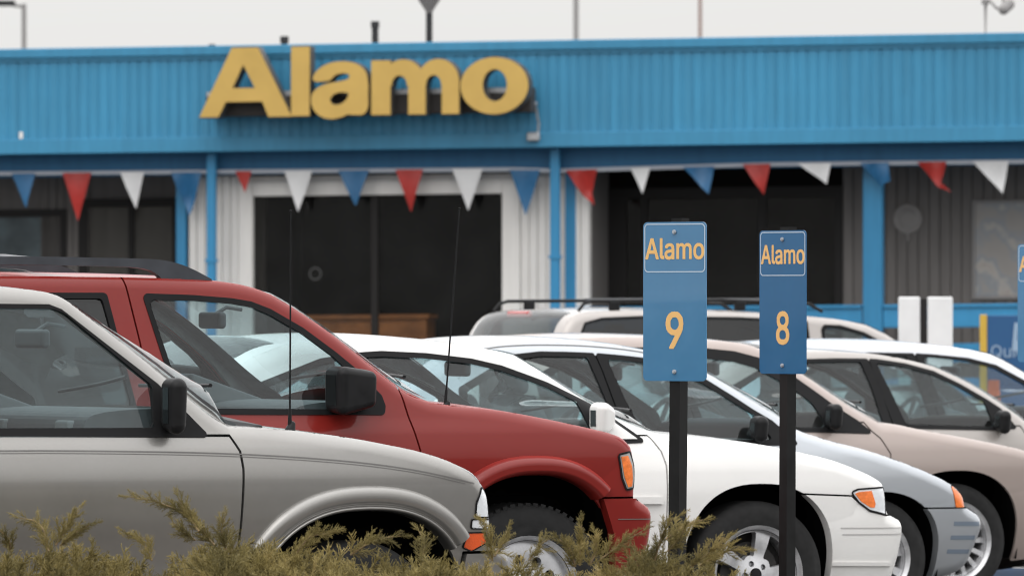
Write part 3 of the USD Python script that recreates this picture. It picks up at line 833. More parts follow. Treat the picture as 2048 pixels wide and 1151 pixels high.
MAT['fascia_blue'] = wood_paint('fascia_blue_paint', (0.038, 0.230, 0.395), 0.09, 0.45)
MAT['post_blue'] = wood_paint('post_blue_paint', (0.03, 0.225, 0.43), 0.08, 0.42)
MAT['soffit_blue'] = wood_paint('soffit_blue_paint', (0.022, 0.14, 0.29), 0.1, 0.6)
MAT['white_siding'] = wood_paint('white_siding_paint', (0.74, 0.72, 0.69), 0.05, 0.6)
MAT['grey_siding'] = wood_paint('grey_siding_paint', (0.16, 0.148, 0.14), 0.12, 0.7)
MAT['dark_frame'] = principled('dark_bronze_frame', (0.014, 0.0125, 0.012), 0.5, spec=0.25)
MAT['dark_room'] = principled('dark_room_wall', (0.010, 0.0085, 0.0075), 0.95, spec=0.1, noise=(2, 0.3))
MAT['shop_glass'] = pane('shop_glass', (0.80, 0.80, 0.79), f0=0.006, dust=0.004)
MAT['gold'] = principled('gold_letter_face', (0.52, 0.335, 0.08), 0.42, noise=(3, 0.06), coat=0.2)
MAT['letter_side'] = principled('letter_return_dark', (0.05, 0.045, 0.04), 0.5)
MAT['raceway'] = principled('raceway_dark', (0.035, 0.03, 0.028), 0.6, noise=(6, 0.3))
MAT['roof_metal'] = principled('roof_pipe_dark', (0.03, 0.03, 0.032), 0.5, metal=0.3)
MAT['pole_grey'] = principled('pole_grey', (0.25, 0.24, 0.235), 0.6)
MAT['pole_rust'] = principled('pole_reddish', (0.28, 0.19, 0.165), 0.6)
MAT['wood_orange'] = principled('varnished_wood', (0.42, 0.165, 0.05), 0.4, noise=(8, 0.3))

office = thing('rental_office', 'low blue roofed rental office with white window bay and shaded porches behind the parked cars', 'building')
A0, A1 = -9.6, 9.4
TOP, CAPB, BBT, BOT = 4.012, 3.921, 3.166, 3.025
PITCH = 0.0975
fb = bput(office, 'fascia', [bx(A0, A1, 0.026, 0.12, BOT + 0.01, TOP - 0.01)], 'soffit_blue')
rng = random.Random(4)
nb = int((A1 - A0) / PITCH)
for q_ in range(nb):
    a = A0 + q_ * PITCH
    w = PITCH * 0.80
    yo = rng.uniform(-0.0015, 0.0015)
    bput(fb, 'siding_board', [bx(a, a + w, 0.004 + yo, 0.024, BBT - 0.02, CAPB + 0.01, 0.007), bx(a + w, a + PITCH, 0.0115 + yo, 0.0245, BBT - 0.02, CAPB + 0.01)], 'fascia_blue')
bput(office, 'top_trim', [bx(A0, A1, -0.035, 0.14, CAPB, TOP, 0.008), bx(A0, A1, -0.012, 0.003, CAPB - 0.032, CAPB - 0.001)], 'fascia_blue')
bput(office, 'bottom_trim', [bx(A0, A1, -0.022, 0.0, BOT, BBT, 0.006)], 'fascia_blue')
bput(office, 'roof', [bx(A0, A1, 0.13, 8.4, TOP - 0.28, TOP - 0.12)], 'dark_frame')
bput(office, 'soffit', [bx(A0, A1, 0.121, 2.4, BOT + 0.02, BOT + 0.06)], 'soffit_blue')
bput(office, 'porch_beam', [bx(A0, A1, 0.28, 0.38, 2.815, BOT + 0.018, 0.01)], 'soffit_blue')
for a0, a1 in ((-2.95, -2.864), (0.328, 0.418)):
    bput(office, 'downspout', [bx(a0, a1, 0.13, 0.20, 0.1, BOT - 0.002, 0.012), bx(a0 - 0.01, a1 + 0.01, 0.122, 0.208, 2.0, 2.03), bx(a0 - 0.01, a1 + 0.01, 0.122, 0.208, 1.1, 1.13)], 'post_blue')
for a0, a1 in ((-3.311, -3.214), (0.417, 0.517), (3.219, 3.401), (-6.6, -6.42), (6.6, 6.78)):
    bput(office, 'porch_post', [bx(a0, a1, 0.384, 0.50, 0.42, 2.812 if a0 > 1 or a0 < -5 else 2.812, 0.008)], 'post_blue')
# rail boards of the right-hand porch
for n_, (z0, z1) in enumerate(((1.335, 1.515), (1.01, 1.187), (0.70, 0.87))):
    for a0, a1 in ((0.53, 3.21), (3.41, 6.59)):
        bput(office, 'rail_board', [bx(a0, a1, 0.385, 0.425, z0, z1, 0.006)] + ([bx(a0, a1, 0.365, 0.46, z1 + 0.002, z1 + 0.034, 0.006)] if n_ == 0 else []), 'post_blue')
bput(office, 'porch_floor', [bx(A0, -3.25, 0.15, 1.26, 0.3, 0.42), bx(0.62, A1, 0.15, 1.26, 0.3, 0.42)], 'concrete')
bput(office, 'wall', [bx(A0, -2.7, 1.30, 1.42, -0.3, BOT + 0.018), bx(0.0, A1, 1.30, 1.42, -0.3, BOT + 0.018), bx(A0, A1, 8.2, 8.35, -0.3, TOP - 0.29), bx(A0, A0 + 0.1, 2.43, 8.19, -0.3, TOP - 0.29), bx(A1 - 0.1, A1, 2.43, 8.19, -0.3, TOP - 0.29), bx(A0, A1, 0.55, 8.19, -0.3, 0.06)], 'grey_siding')
# grey boards of the right porch wall
n_g = int((A1 - 2.87) / 0.102)
for q_ in range(n_g):
    a = 2.87 + q_ * 0.102
    bput(office, 'siding_board', [bx(a + 0.004, a + 0.098, 1.275, 1.298, 0.43, BOT + 0.01, 0.004)], 'grey_siding')
for q_ in range(6):
    a = -4.88 + q_ * 0.08
    bput(office, 'siding_board', [bx(a + 0.003, a + 0.077, 1.275, 1.298, 0.43, BOT + 0.01, 0.004)], 'grey_siding')
# white bay with the large window
bay = bput(office, 'window_bay', [bx(-3.192, -2.586, 0.425, 0.500, -0.2, 2.80), bx(-0.156, 0.644, 0.425, 0.500, -0.2, 2.80), bx(-2.586, -0.156, 0.425, 0.500, 2.64, 2.80), bx(-2.586, -0.156, 0.425, 0.500, -0.2, 0.62), bx(-3.192, -3.116, 0.501, 1.29, -0.2, 2.80)], 'white_siding')
bput(bay, 'return_wall', [bx(0.564, 0.644, 0.501, 1.29, -0.2, 2.80)], 'grey_siding')
for a0, a1 in ((-3.236, -2.752), (-0.052, 0.60)):
    n_w = max(1, round((a1 - a0) / 0.085))
    for q_ in range(n_w):
        s_ = (a1 - a0) / n_w
        bput(bay, 'siding_board', [bx(a0 + q_ * s_ + 0.004 + .044, a0 + (q_ + 1) * s_ - 0.004 + .044, 0.402, 0.424, 0.3, 2.812, 0.004)], 'white_siding')
win = bput(office, 'window', [bx(-2.706, -2.572, 0.385, 0.470, 0.55, 2.745, 0.006), bx(-0.182, -0.011, 0.385, 0.470, 0.55, 2.745, 0.006), bx(-2.570, -0.184, 0.385, 0.470, 2.612, 2.745, 0.006), bx(-2.570, -0.184, 0.385, 0.490, 0.50, 0.60, 0.006)], 'white_siding')
bput(win, 'mullion', [bx(-1.439, -1.376, 0.415, 0.480, 0.60, 2.611)], 'dark_frame')
bput(win, 'pane', [bx(-2.568, -1.441, 0.445, 0.451, 0.605, 2.61)], 'shop_glass')
bput(win, 'pane', [bx(-1.374, -0.186, 0.445, 0.451, 0.605, 2.61)], 'shop_glass')
# room behind the bay window
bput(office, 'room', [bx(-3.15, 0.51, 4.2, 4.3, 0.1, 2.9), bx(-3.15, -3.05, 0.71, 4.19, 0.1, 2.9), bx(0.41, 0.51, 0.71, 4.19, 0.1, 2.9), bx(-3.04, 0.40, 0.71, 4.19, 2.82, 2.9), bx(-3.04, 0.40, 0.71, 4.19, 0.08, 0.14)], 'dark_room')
# storefront of the right porch
sf = bput(office, 'glass_front', [bx(0.61, 2.870, 1.260, 1.300, 2.56, 2.66), bx(0.61, 0.820, 1.260, 1.300, 0.42, 2.559), bx(0.960, 1.020, 1.260, 1.300, 0.42, 2.559), bx(2.070, 2.150, 1.260, 1.300, 0.42, 2.559), bx(2.800, 2.870, 1.260, 1.300, 0.42, 2.559), bx(1.025, 2.065, 1.270, 1.300, 1.30, 1.36)], 'dark_frame')
for a0, a1 in ((0.705, 0.835), (0.905, 1.945), (2.035, 2.675)):
    bput(sf, 'pane', [bx(a0 + .12, a1 + .12, 1.28, 1.286, 0.44, 2.555)], 'shop_glass')
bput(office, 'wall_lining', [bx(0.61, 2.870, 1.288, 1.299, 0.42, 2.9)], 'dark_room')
lf = bput(office, 'door', [bx(-4.500, -4.410, 1.250, 1.300, 0.42, 2.62), bx(-3.580, -3.500, 1.250, 1.300, 0.42, 2.62), bx(-4.409, -3.581, 1.250, 1.300, 2.54, 2.62), bx(-4.409, -3.581, 1.270, 1.298, 0.42, 0.70), bx(-4.010, -3.960, 1.260, 1.300, 0.701, 2.539)], 'dark_frame')
bput(lf, 'pane', [bx(-4.405, -4.015, 1.280, 1.286, 0.705, 2.535), bx(-3.955, -3.585, 1.280, 1.286, 0.705, 2.535)], 'shop_glass')
lw = bput(office, 'window', [bx(-6.5, -4.680, 1.250, 1.300, 2.46, 2.53), bx(-4.680, -4.620, 1.250, 1.300, 1.2, 2.53), bx(-6.5, -4.681, 1.250, 1.300, 1.2, 1.27)], 'dark_frame')
MAT['blind'] = principled('window_reflection_grey_blue', (0.20, 0.27, 0.32), 0.6, noise=(2.5, 0.5))  # bluish panel whose colour stands in for reflections in the porch window
bput(lw, 'pane', [bx(-6.49, -4.690, 1.275, 1.281, 1.28, 2.455)], 'shop_glass')
bput(lw, 'blind', [bx(-6.49, -4.690, 1.288, 1.292, 1.28, 2.455)], 'blind')
MAT['poster'] = M('faded_poster', {'tc': ('texture_coordinate', {}), 'n': ('noise_texture', {'scale': 4.5, 'detail': 3.0}), 'r': ('rgb_ramp', {'ramp': [(0.0, (0.30, 0.28, 0.26)), (0.45, (0.33, 0.31, 0.29)), (0.56, (0.27, 0.29, 0.31)), (0.64, (0.42, 0.39, 0.36)), (0.75, (0.34, 0.30, 0.27)), (1.0, (0.3, 0.29, 0.28))]}), 'p': ('principled_bsdf', {'roughness': 0.5})},
                  [('tc.object', 'n.vector'), ('n.fac', 'r.fac'), ('r.color', 'p.base_color')])

# things on and in the building
fp_ = thing('framed_poster', 'faded pale framed poster on the grey porch wall near the right edge', 'poster')
bput(fp_, 'sheet', [bx(4.125, 5.15, 1.255, 1.270, 1.62, 2.48)], 'poster')
bput(fp_, 'frame', [bx(4.095, 4.124, 1.240, 1.273, 1.59, 2.51, .004), bx(5.151, 5.18, 1.240, 1.273, 1.59, 2.51, .004), bx(4.1245, 5.1505, 1.240, 1.273, 2.481, 2.51, .004), bx(4.1245, 5.1505, 1.240, 1.273, 1.59, 1.619, .004)], 'pole_grey')
clk = thing('wall_dish', 'round pale grey plate hanging high on the grey porch wall', 'wall plate')
MAT['dish'] = principled('pale_plate', (0.26, 0.245, 0.235), 0.5)
t_ = trimesh.creation.revolve(np.array([(0, 0.028), (0.06, 0.026), (0.10, 0.012), (0.135, 0.02), (0.14, 0.0)]), sections=40)
pv = np.array(t_.vertices)
bput(clk, 'plate', [(np.stack([3.49 + pv[:, 0], 1.27 - pv[:, 2], 2.345 + pv[:, 1]], 1), np.array(t_.faces), None)], 'dish')
bput(clk, 'bracket', [bx(3.480, 3.500, 1.255, 1.273, 2.14, 2.21)], 'dish')
bsingle('wooden_counter', [bx(-2.22, -1.02, 1.0, 1.4, 1.455, 1.50, 0.008), bx(-2.20, -2.14, 1.02, 1.38, 0.15, 1.454), bx(-1.11, -1.05, 1.02, 1.38, 0.15, 1.454), bx(-2.139, -1.111, 1.04, 1.07, 1.27, 1.454)], 'wood_orange', label='varnished orange brown wooden counter seen through the large office window', cat='counter')
MAT['sticker'] = principled('pale_reflection_ring', (0.045, 0.045, 0.043), 0.6)  # faint ring coloured to stand in for a reflection in the glass
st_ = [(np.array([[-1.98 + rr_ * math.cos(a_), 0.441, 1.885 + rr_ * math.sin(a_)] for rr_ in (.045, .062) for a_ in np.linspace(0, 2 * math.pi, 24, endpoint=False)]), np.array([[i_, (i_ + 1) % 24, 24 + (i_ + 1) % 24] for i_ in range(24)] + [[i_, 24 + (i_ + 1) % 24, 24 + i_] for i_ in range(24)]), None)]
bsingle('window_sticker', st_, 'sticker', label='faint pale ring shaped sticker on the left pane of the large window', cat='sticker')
# raised letters on their raceway
sign = thing('roof_sign', 'large gold raised letters spelling Alamo on the blue fascia', 'sign')
LET = {}
LET['A'] = Polygon([(-2.924, 3.335), (-2.612, 3.975), (-2.368, 3.975), (-2.043, 3.332), (-2.263, 3.332), (-2.321, 3.474), (-2.67, 3.474), (-2.742, 3.335)], [[(-2.503, 3.817), (-2.608, 3.600), (-2.392, 3.600)]])
LET['l'] = Polygon([(-2.046, 3.335), (-2.046, 3.976), (-1.872, 3.976), (-1.872, 3.335)])
def ell(cx, cz, rx, rz, n=48):
    t = np.linspace(0, 2 * np.pi, n, endpoint=False)
    return Polygon(np.stack([cx + rx * np.cos(t), cz + rz * np.sin(t)], 1))
def pz(L):                                                       # sketch units (right, down) of the letter a to metres
    return Polygon([(-2.967 + x * 0.000858, 4.052 - z * 0.000862) for x, z in soften(L + [L[0]], 2)[:-1]])
LA = [(1310, 430), (1330, 380), (1400, 310), (1500, 268), (1620, 250), (1740, 262), (1840, 305), (1900, 370), (1922, 450), (1926, 560), (1926, 830), (1722, 830), (1706, 815), (1640, 850), (1540, 872), (1440, 862), (1350, 810), (1300, 730), (1290, 650), (1310, 580), (1380, 520), (1480, 485), (1600, 470), (1700, 452), (1726, 415), (1700, 385), (1640, 378), (1570, 392), (1530, 425), (1500, 462), (1400, 470), (1330, 468)]
LAH = [(1500, 660), (1540, 600), (1620, 582), (1700, 590), (1712, 600), (1690, 660), (1640, 705), (1570, 722), (1515, 705)]
LET['a'] = pz(LA).difference(pz(LAH))
mm = unary_union([sbox(-1.285, 3.335, -1.105, 3.82), ell(-1.02, 3.60, 0.20, 0.245).union(sbox(-1.00, 3.335, -0.82, 3.60)), ell(-0.655, 3.60, 0.20, 0.245).union(sbox(-0.635, 3.335, -0.456, 3.60))])
mm = unary_union([sbox(-1.285, 3.335, -1.105, 3.835), ell(-0.985, 3.62, 0.20, 0.222).intersection(sbox(-1.285, 3.62, 0, 5)), ell(-0.655, 3.62, 0.20, 0.222).intersection(sbox(-1.285, 3.62, 0, 5)), sbox(-0.935, 3.335, -0.772, 3.63), sbox(-0.618, 3.335, -0.456, 3.63), sbox(-1.11, 3.60, -0.5, 3.72)])
for cx in (-1.02, -0.695):
    mm = mm.difference(ell(cx, 3.61, 0.072, 0.085)).difference(sbox(cx - 0.072, 3.2, cx + 0.072, 3.61))
LET['m'] = mm.buffer(0.004).buffer(-0.004)
LET['o'] = ell(-0.124, 3.588, 0.318, 0.262).difference(ell(-0.118, 3.592, 0.115, 0.148))
for ch, poly in LET.items():
    poly = poly.simplify(0.0015)
    face = put(sign, 'letter', [in_building(p) for p in extrude(affinity.translate(poly, .05, 0), -0.425, -0.405)], 'gold')
    put(face, 'return', [in_building(p) for p in extrude(affinity.translate(poly, .05, 0).buffer(0.006), -0.404, -0.235)], 'letter_side')
bput(sign, 'raceway', [bx(-2.86, 0.235, -0.234, -0.036, 3.345, 3.575, 0.01)], 'raceway')
bput(sign, 'raceway_edge', [bx(-2.85, 0.23, -0.2385, -0.2345, 3.53, 3.574)], 'steel')
bput(sign, 'conduit', [tube([(0.235, -0.09, 3.43), (0.245, -0.06, 3.36), (0.262, -0.04, 3.24), (0.255, -0.04, 3.15)], 0.012, 8), tube([(0.226, -0.10, 3.43), (0.245, -0.08, 3.42)], 0.022, 8)], 'steel')
bput(sign, 'junction_box', [bx(0.155, 0.275, -0.085, -0.026, 3.085, 3.165, 0.012)], 'steel')
bsingle('fascia_patch', [bx(-4.725, -4.69, -0.004, 0.0, 3.172, 3.235)], 'white_siding', label='small pale patch low on the blue fascia at the left edge', cat='patch')

# ------------------------------------------------------------------ string of pennants
MAT['tape'] = principled('white_tape', (0.40, 0.43, 0.48), 0.6)
MAT['pen_blue'] = principled('pennant_blue_vinyl', (0.020, 0.125, 0.275), 0.35, noise=(6, 0.15))
MAT['pen_red'] = principled('pennant_red_vinyl', (0.40, 0.028, 0.022), 0.35, noise=(6, 0.15))
MAT['pen_white'] = principled('pennant_white_vinyl', (0.74, 0.74, 0.74), 0.4, noise=(6, 0.05))
tape_pts = [(-9.0, 2.86), (-4.97, 2.852), (-2.9, 2.844), (-0.04, 2.830), (0.37, 2.812), (2.3, 2.846), (4.74, 2.842), (9.0, 2.85)]
tv, tf = [], []
for n_, (a, z) in enumerate(tape_pts):
    sag = 0
    tv += [(a, 0.215, z - 0.018), (a, 0.215, z + 0.018), (a, 0.221, z + 0.018), (a, 0.221, z - 0.018)]
    if n_:
        b_ = 4 * (n_ - 1)
        for e in range(4):
            tf += [(b_ + e, b_ + 4 + e, b_ + 4 + (e + 1) % 4), (b_ + e, b_ + 4 + (e + 1) % 4, b_ + (e + 1) % 4)]
bsingle('pennant_string', [(np.array(tv), np.array(tf), None)], 'tape', label='white tape strung along the porch front holding the pennants', cat='string')
PEN = [('blue', [(-4.857, 2.85), (-4.628, 2.85), (-4.716, 2.525)], 0.2, 'blue pennant at the far left of the string over the dark porch window'),
 ('red', [(-4.361, 2.85), (-4.084, 2.85), (-4.215, 2.398)], 0.2, 'red pennant left of the blue posts, longest of the three left of them'),
 ('white', [(-3.803, 2.85), (-3.57, 2.85), (-3.657, 2.508)], 0.25, 'white pennant over the dark door on the left'),
 ('blue', [(-3.309, 2.84), (-3.015, 2.84), (-3.08, 2.6), (-3.14, 2.428)], 0.7, 'folded blue pennant hanging in front of the left porch post'),
 ('red', [(-2.69, 2.845), (-2.535, 2.845), (-2.595, 2.641)], 0.2, 'small red pennant over the top left corner of the large window'),
 ('white', [(-2.22, 2.84), (-1.952, 2.84), (-2.081, 2.458)], 0.2, 'white pennant over the left pane of the large window'),
 ('blue', [(-1.703, 2.84), (-1.406, 2.84), (-1.535, 2.507)], 0.3, 'blue pennant over the middle of the large window'),
 ('red', [(-1.153, 2.84), (-0.891, 2.84), (-1.01, 2.446)], 0.2, 'red pennant over the right pane of the large window'),
 ('white', [(-0.614, 2.84), (-0.324, 2.84), (-0.462, 2.453)], 0.15, 'white pennant at the right corner of the large window'),
 ('blue', [(-0.068, 2.825), (0.221, 2.82), (0.084, 2.401)], 0.2, 'blue pennant over the white siding right of the large window'),
 ('red', [(0.462, 2.815), (0.76, 2.82), (0.70, 2.60), (0.741, 2.486), (0.633, 2.566)], 0.9, 'red pennant with a curled tip in front of the right pair of blue posts'),
 ('white', [(1.076, 2.825), (1.26, 2.83), (1.189, 2.591)], 0.2, 'narrow white pennant over the dark entrance'),
 ('blue', [(1.57, 2.83), (1.861, 2.835), (1.814, 2.579)], 0.5, 'blue pennant blown sideways over the dark entrance'),
 ('red', [(2.128, 2.85), (2.39, 2.85), (2.325, 2.569)], 0.3, 'red pennant over the right side of the dark entrance'),
 ('white', [(2.643, 2.85), (2.955, 2.85), (2.918, 2.658)], 0.5, 'short white pennant blown right beside the thick blue post'),
 ('blue', [(3.225, 2.85), (3.49, 2.85), (3.504, 2.683), (3.411, 2.634)], 0.9, 'crumpled blue pennant at the top of the thick blue post'),
 ('red', [(3.755, 2.85), (4.028, 2.85), (3.973, 2.66), (4.061, 2.571), (3.95, 2.62)], 1.0, 'red pennant with a twisted tail over the framed poster'),
 ('white', [(4.265, 2.85), (4.602, 2.85), (4.551, 2.552)], 0.4, 'white pennant at the far right end of the string')]
for n_, (colr, pts, wav, lab) in enumerate(PEN):
    P, F = fill(Polygon(pts), 0.03)
    zt = max(p[1] for p in pts); x_m = sum(p[0] for p in pts) / len(pts)
    h = (zt - P[:, 1])
    dy = 0.205 - 0.10 * wav * np.sin(h * 9 + n_) * h * 2.2 - 0.05 * wav * np.sin((P[:, 0] - x_m) * 26 + n_ * 1.7) * np.minimum(1, h * 5)
    v = np.stack([P[:, 0], dy, P[:, 1]], 1)
    v2 = v + np.array([0, 0.003, 0])
    bsingle('pennant', [(*[v, F], None), (*[v2, F[:, ::-1]], None)] if False else [meshkit.arrays(trimesh.Trimesh(v, F, process=False), True)], 'pen_' + colr, label=lab, cat='pennant', group='pennants strung along the office front')

# ------------------------------------------------------------------ on and beyond the roof
def px3(X, Y, Z): return (X, Y, Z)
lamp = thing('street_lamp', 'grey street lamp with a flat dark head far behind the office on the left', 'street lamp', (-6.61, 110, 0))
put(lamp, 'pole', [tube([(0, 0, -0.2), (0, 0, 5.66)], [0.05, 0.032], 12)], 'pole_grey')
put(lamp, 'arm', [tube([(0, 0, 5.62), (-0.18, 0, 5.65)], 0.022, 8)], 'pole_grey')
put(lamp, 'lamp_head', [rbox(-0.62, -0.12, -0.11, 0.11, 5.63, 5.71, 0.025)], 'roof_metal')
pol = thing('utility_pole', 'thin pale grey pole rising behind the office roof near the middle', 'pole', (0.946, 120, 0))
put(pol, 'shaft', [tube([(0, 0, -0.2), (0, 0, 9.5)], [0.045, 0.035], 10)], 'pole_grey')
put(pol, 'lamp_head', [rbox(-0.4, 0.05, -0.12, 0.12, 9.5, 9.6, 0.03)], 'pole_grey')
pol = thing('utility_pole', 'thin reddish brown pole rising behind the office roof right of the grey one', 'pole', (2.78, 120, 0))
put(pol, 'shaft', [tube([(0, 0, -0.2), (0, 0, 9.5)], [0.03, 0.025], 10)], 'pole_rust')
put(pol, 'cap', [hull_balls([(0, 0, 9.5, .04)], 1)], 'pole_rust')
for (X, zt, r_, lab) in ((-2.84, 4.03, 0.026, 'short dark vent stub on the roof left of the gold letters'), (-2.15, 4.10, 0.034, 'short dark vent pipe on the roof above the first gold letters'), (-1.29, 4.235, 0.033, 'taller dark vent pipe on the roof above the gold letters')):
    a = (X - 1.2 * math.sin(PHI)) / math.cos(PHI)
    bsingle('vent_pipe', [tube([(a, 1.2, 3.7), (a, 1.2, zt - RISE * a)], r_, 12), tube([(a, 1.2, zt - RISE * a - 0.05), (a, 1.2, zt - RISE * a + 0.01)], r_ * 1.25, 12)], 'roof_metal', label=lab, cat='vent pipe', group='vent pipes on the office roof')
dish = thing('roof_mast', 'dark roof mast with a pale funnel shaped head above the gold letters', 'mast')
bput(dish, 'pole', [tube([(-1.157, 1.6, 3.7), (-1.157, 1.6, 4.36)], 0.032, 12), tube([(-1.129, 1.58, 3.9), (-1.139, 1.58, 4.3)], 0.012, 8)], 'roof_metal')
fn_ = trimesh.creation.revolve(np.array([(0.03, 4.34), (0.04, 4.37), (0.10, 4.46), (0.13, 4.52), (0.10, 4.58), (0.0, 4.60)]), sections=32)
bput(dish, 'funnel', [meshkit.arrays((np.array(fn_.vertices) + np.array([-1.157, 1.6, 0]), np.array(fn_.faces)), 30)], 'pole_grey')
fl = thing('flood_light', 'small round flood light on an angled arm above the roof at the right', 'flood light')
bput(fl, 'arm', [tube([(4.18, 1.5, 3.7), (4.18, 1.5, 4.32), (4.22, 1.5, 4.37), (4.28, 1.49, 4.30), (4.34, 1.48, 4.27)], 0.014, 8), tube([(4.36, 1.48, 4.30), (4.34, 1.48, 4.43)], 0.012, 8)], 'pole_grey')
bput(fl, 'lamp_head', [hull_balls([(4.36, 1.44, 4.28, .05), (4.40, 1.50, 4.33, .055)], 2)], 'pole_grey')
bput(fl, 'bracket', [bx(4.15, 4.21, 1.46, 1.54, 4.33, 4.38)], 'pole_grey')

# ------------------------------------------------------------------ between cars and office
wp = thing('white_panel_stand', 'two tall white panels on a dark post in front of the blue porch rail', 'panel stand', (3.06, 60, -0.09))
put(wp, 'panel', [bx(-0.205, -0.046, -0.02, 0.02, 0.35, 1.72, 0.008)], 'pen_white')
put(wp, 'panel', [bx(0.009, 0.195, -0.02, 0.02, 0.35, 1.72, 0.008)], 'pen_white')
put(wp, 'post', [bx(-0.044, 0.007, -0.01, 0.04, 0, 1.71, 0.004)], 'dark_frame')
MAT['quick_blue'] = principled('deep_blue_board', (0.016, 0.08, 0.20), 0.35)
MAT['quick_text'] = principled('pale_blue_lettering', (0.28, 0.38, 0.50), 0.5)
MAT['quick_edge'] = principled('yellow_edge', (0.56, 0.36, 0.05), 0.4)
qs = thing('blue_signboard', 'deep blue board with a yellow edge and pale lettering at the right edge', 'signboard', (3.75, 65, -0.09))
put(qs, 'board', [bx(0.052, 0.95, -0.02, 0.02, 0.75, 1.58, 0.004)], 'quick_blue')
put(qs, 'edge_strip', [bx(-0.005, 0.050, -0.024, 0.022, 0.75, 1.585, 0.004)], 'quick_edge')
tm = meshkit.text_mesh('Quick', 0.095, 0.004)
put(qs, 'lettering', [xform((np.array(tm.vertices), np.array(tm.faces), None), T(0.075, -0.0215, 1.245) @ RX(90))], 'quick_text')
put(qs, 'arrow_mark', [xform(p, T(0, -0.025, 0)) for p in extrude(Polygon([(0.25, 1.30), (0.27, 1.52), (0.30, 1.52), (0.29, 1.38), (0.36, 1.36), (0.34, 1.28)]), 0.0, 0.003)], 'quick_text')
put(qs, 'leg', [bx(0.06, 0.10, 0.022, 0.06, 0, 1.5)], 'dark_frame'); put(qs, 'leg', [bx(0.85, 0.89, 0.022, 0.06, 0, 1.5)], 'dark_frame')
MAT['cone'] = principled('traffic_orange', (0.60, 0.12, 0.04), 0.5)
cn = thing('traffic_delineator', 'orange traffic delineator post seen through the pearl white car window', 'traffic post', (3.47, 58.5, -0.09))
put(cn, 'base', [hull_balls([(sx_, sy_, 0.03, .03) for sx_ in (-.17, .17) for sy_ in (-.17, .17)], 1)], 'roof_metal')
put(cn, 'post', [tube([(0, 0, 0.02), (0, 0, 0.88), (0, 0, 1.12)], [0.09, 0.055, 0.04], 16)], 'cone')
put(cn, 'collar', [tube([(0, 0, 0.86), (0, 0, 0.90)], 0.085, 16)], 'cone')
ws = thing('wheel_stop', 'blue painted concrete wheel stop on the asphalt behind the tan car wheel', 'wheel stop', (3.05, 46.4, -0.05), -12)
put(ws, 'block', [hull_balls([(-.95, -.05, .02, .03), (.95, -.05, .02, .03), (-.95, .05, .02, .03), (.95, .05, .02, .03), (-.93, -.03, .09, .025), (.93, -.03, .09, .025), (-.93, .03, .09, .025), (.93, .03, .09, .025)], 1)], 'blue_paint')
put(ws, 'top_stripe', [bx(-.92, .92, -.035, .035, .1155, .1175)], 'line_paint')
# painted stall lines
hd = math.radians(HEADING)
for n_, (X, Y) in enumerate(((-0.9, 33.0), (0.2, 36.4), (1.2, 40.0), (1.9, 43.2), (2.6, 46.4), (3.3, 49.8), (4.0, 53.0))):
    d_ = np.array([math.cos(hd), math.sin(hd)]); p_ = np.array([-d_[1], d_[0]]) * 0.05
    b_ = np.array([X, Y]) + d_ * 0.6; a_ = b_ - d_ * 5.0
    ln = [a_ - p_, b_ - p_, b_ + p_, a_ + p_]
    segs = []
    for e in range(10):
        c0, c1 = a_ + (b_ - a_) * e / 10, a_ + (b_ - a_) * (e + 1) / 10
        qd = np.array([c0 - p_, c1 - p_, c1 + p_, c0 + p_])
        segs.append((np.column_stack([qd, ground_z(qd[:, 0], qd[:, 1]) + 0.005]), np.array([[0, 1, 2], [0, 2, 3]]), None))
    single('stall_line', segs, 'line_paint', kind='structure')
# ------------------------------------------------------------------ the parked cars
def suv_tab(W): return [(.2, W - .20), (.40, W - .115), (.52, W - .072), (.66, W - .034), (.80, W - .009), (.92, W), (1.02, W - .012), (1.10, W - .040), (1.66, W - .17), (1.8, W - .2)]
def sedan_tab(W): return [(.15, W - .14), (.30, W - .07), (.45, W - .026), (.60, W - .003), (.70, W), (.80, W - .010), (.88, W - .035), (.93, W - .06), (1.38, W - .27), (1.5, W - .33)]

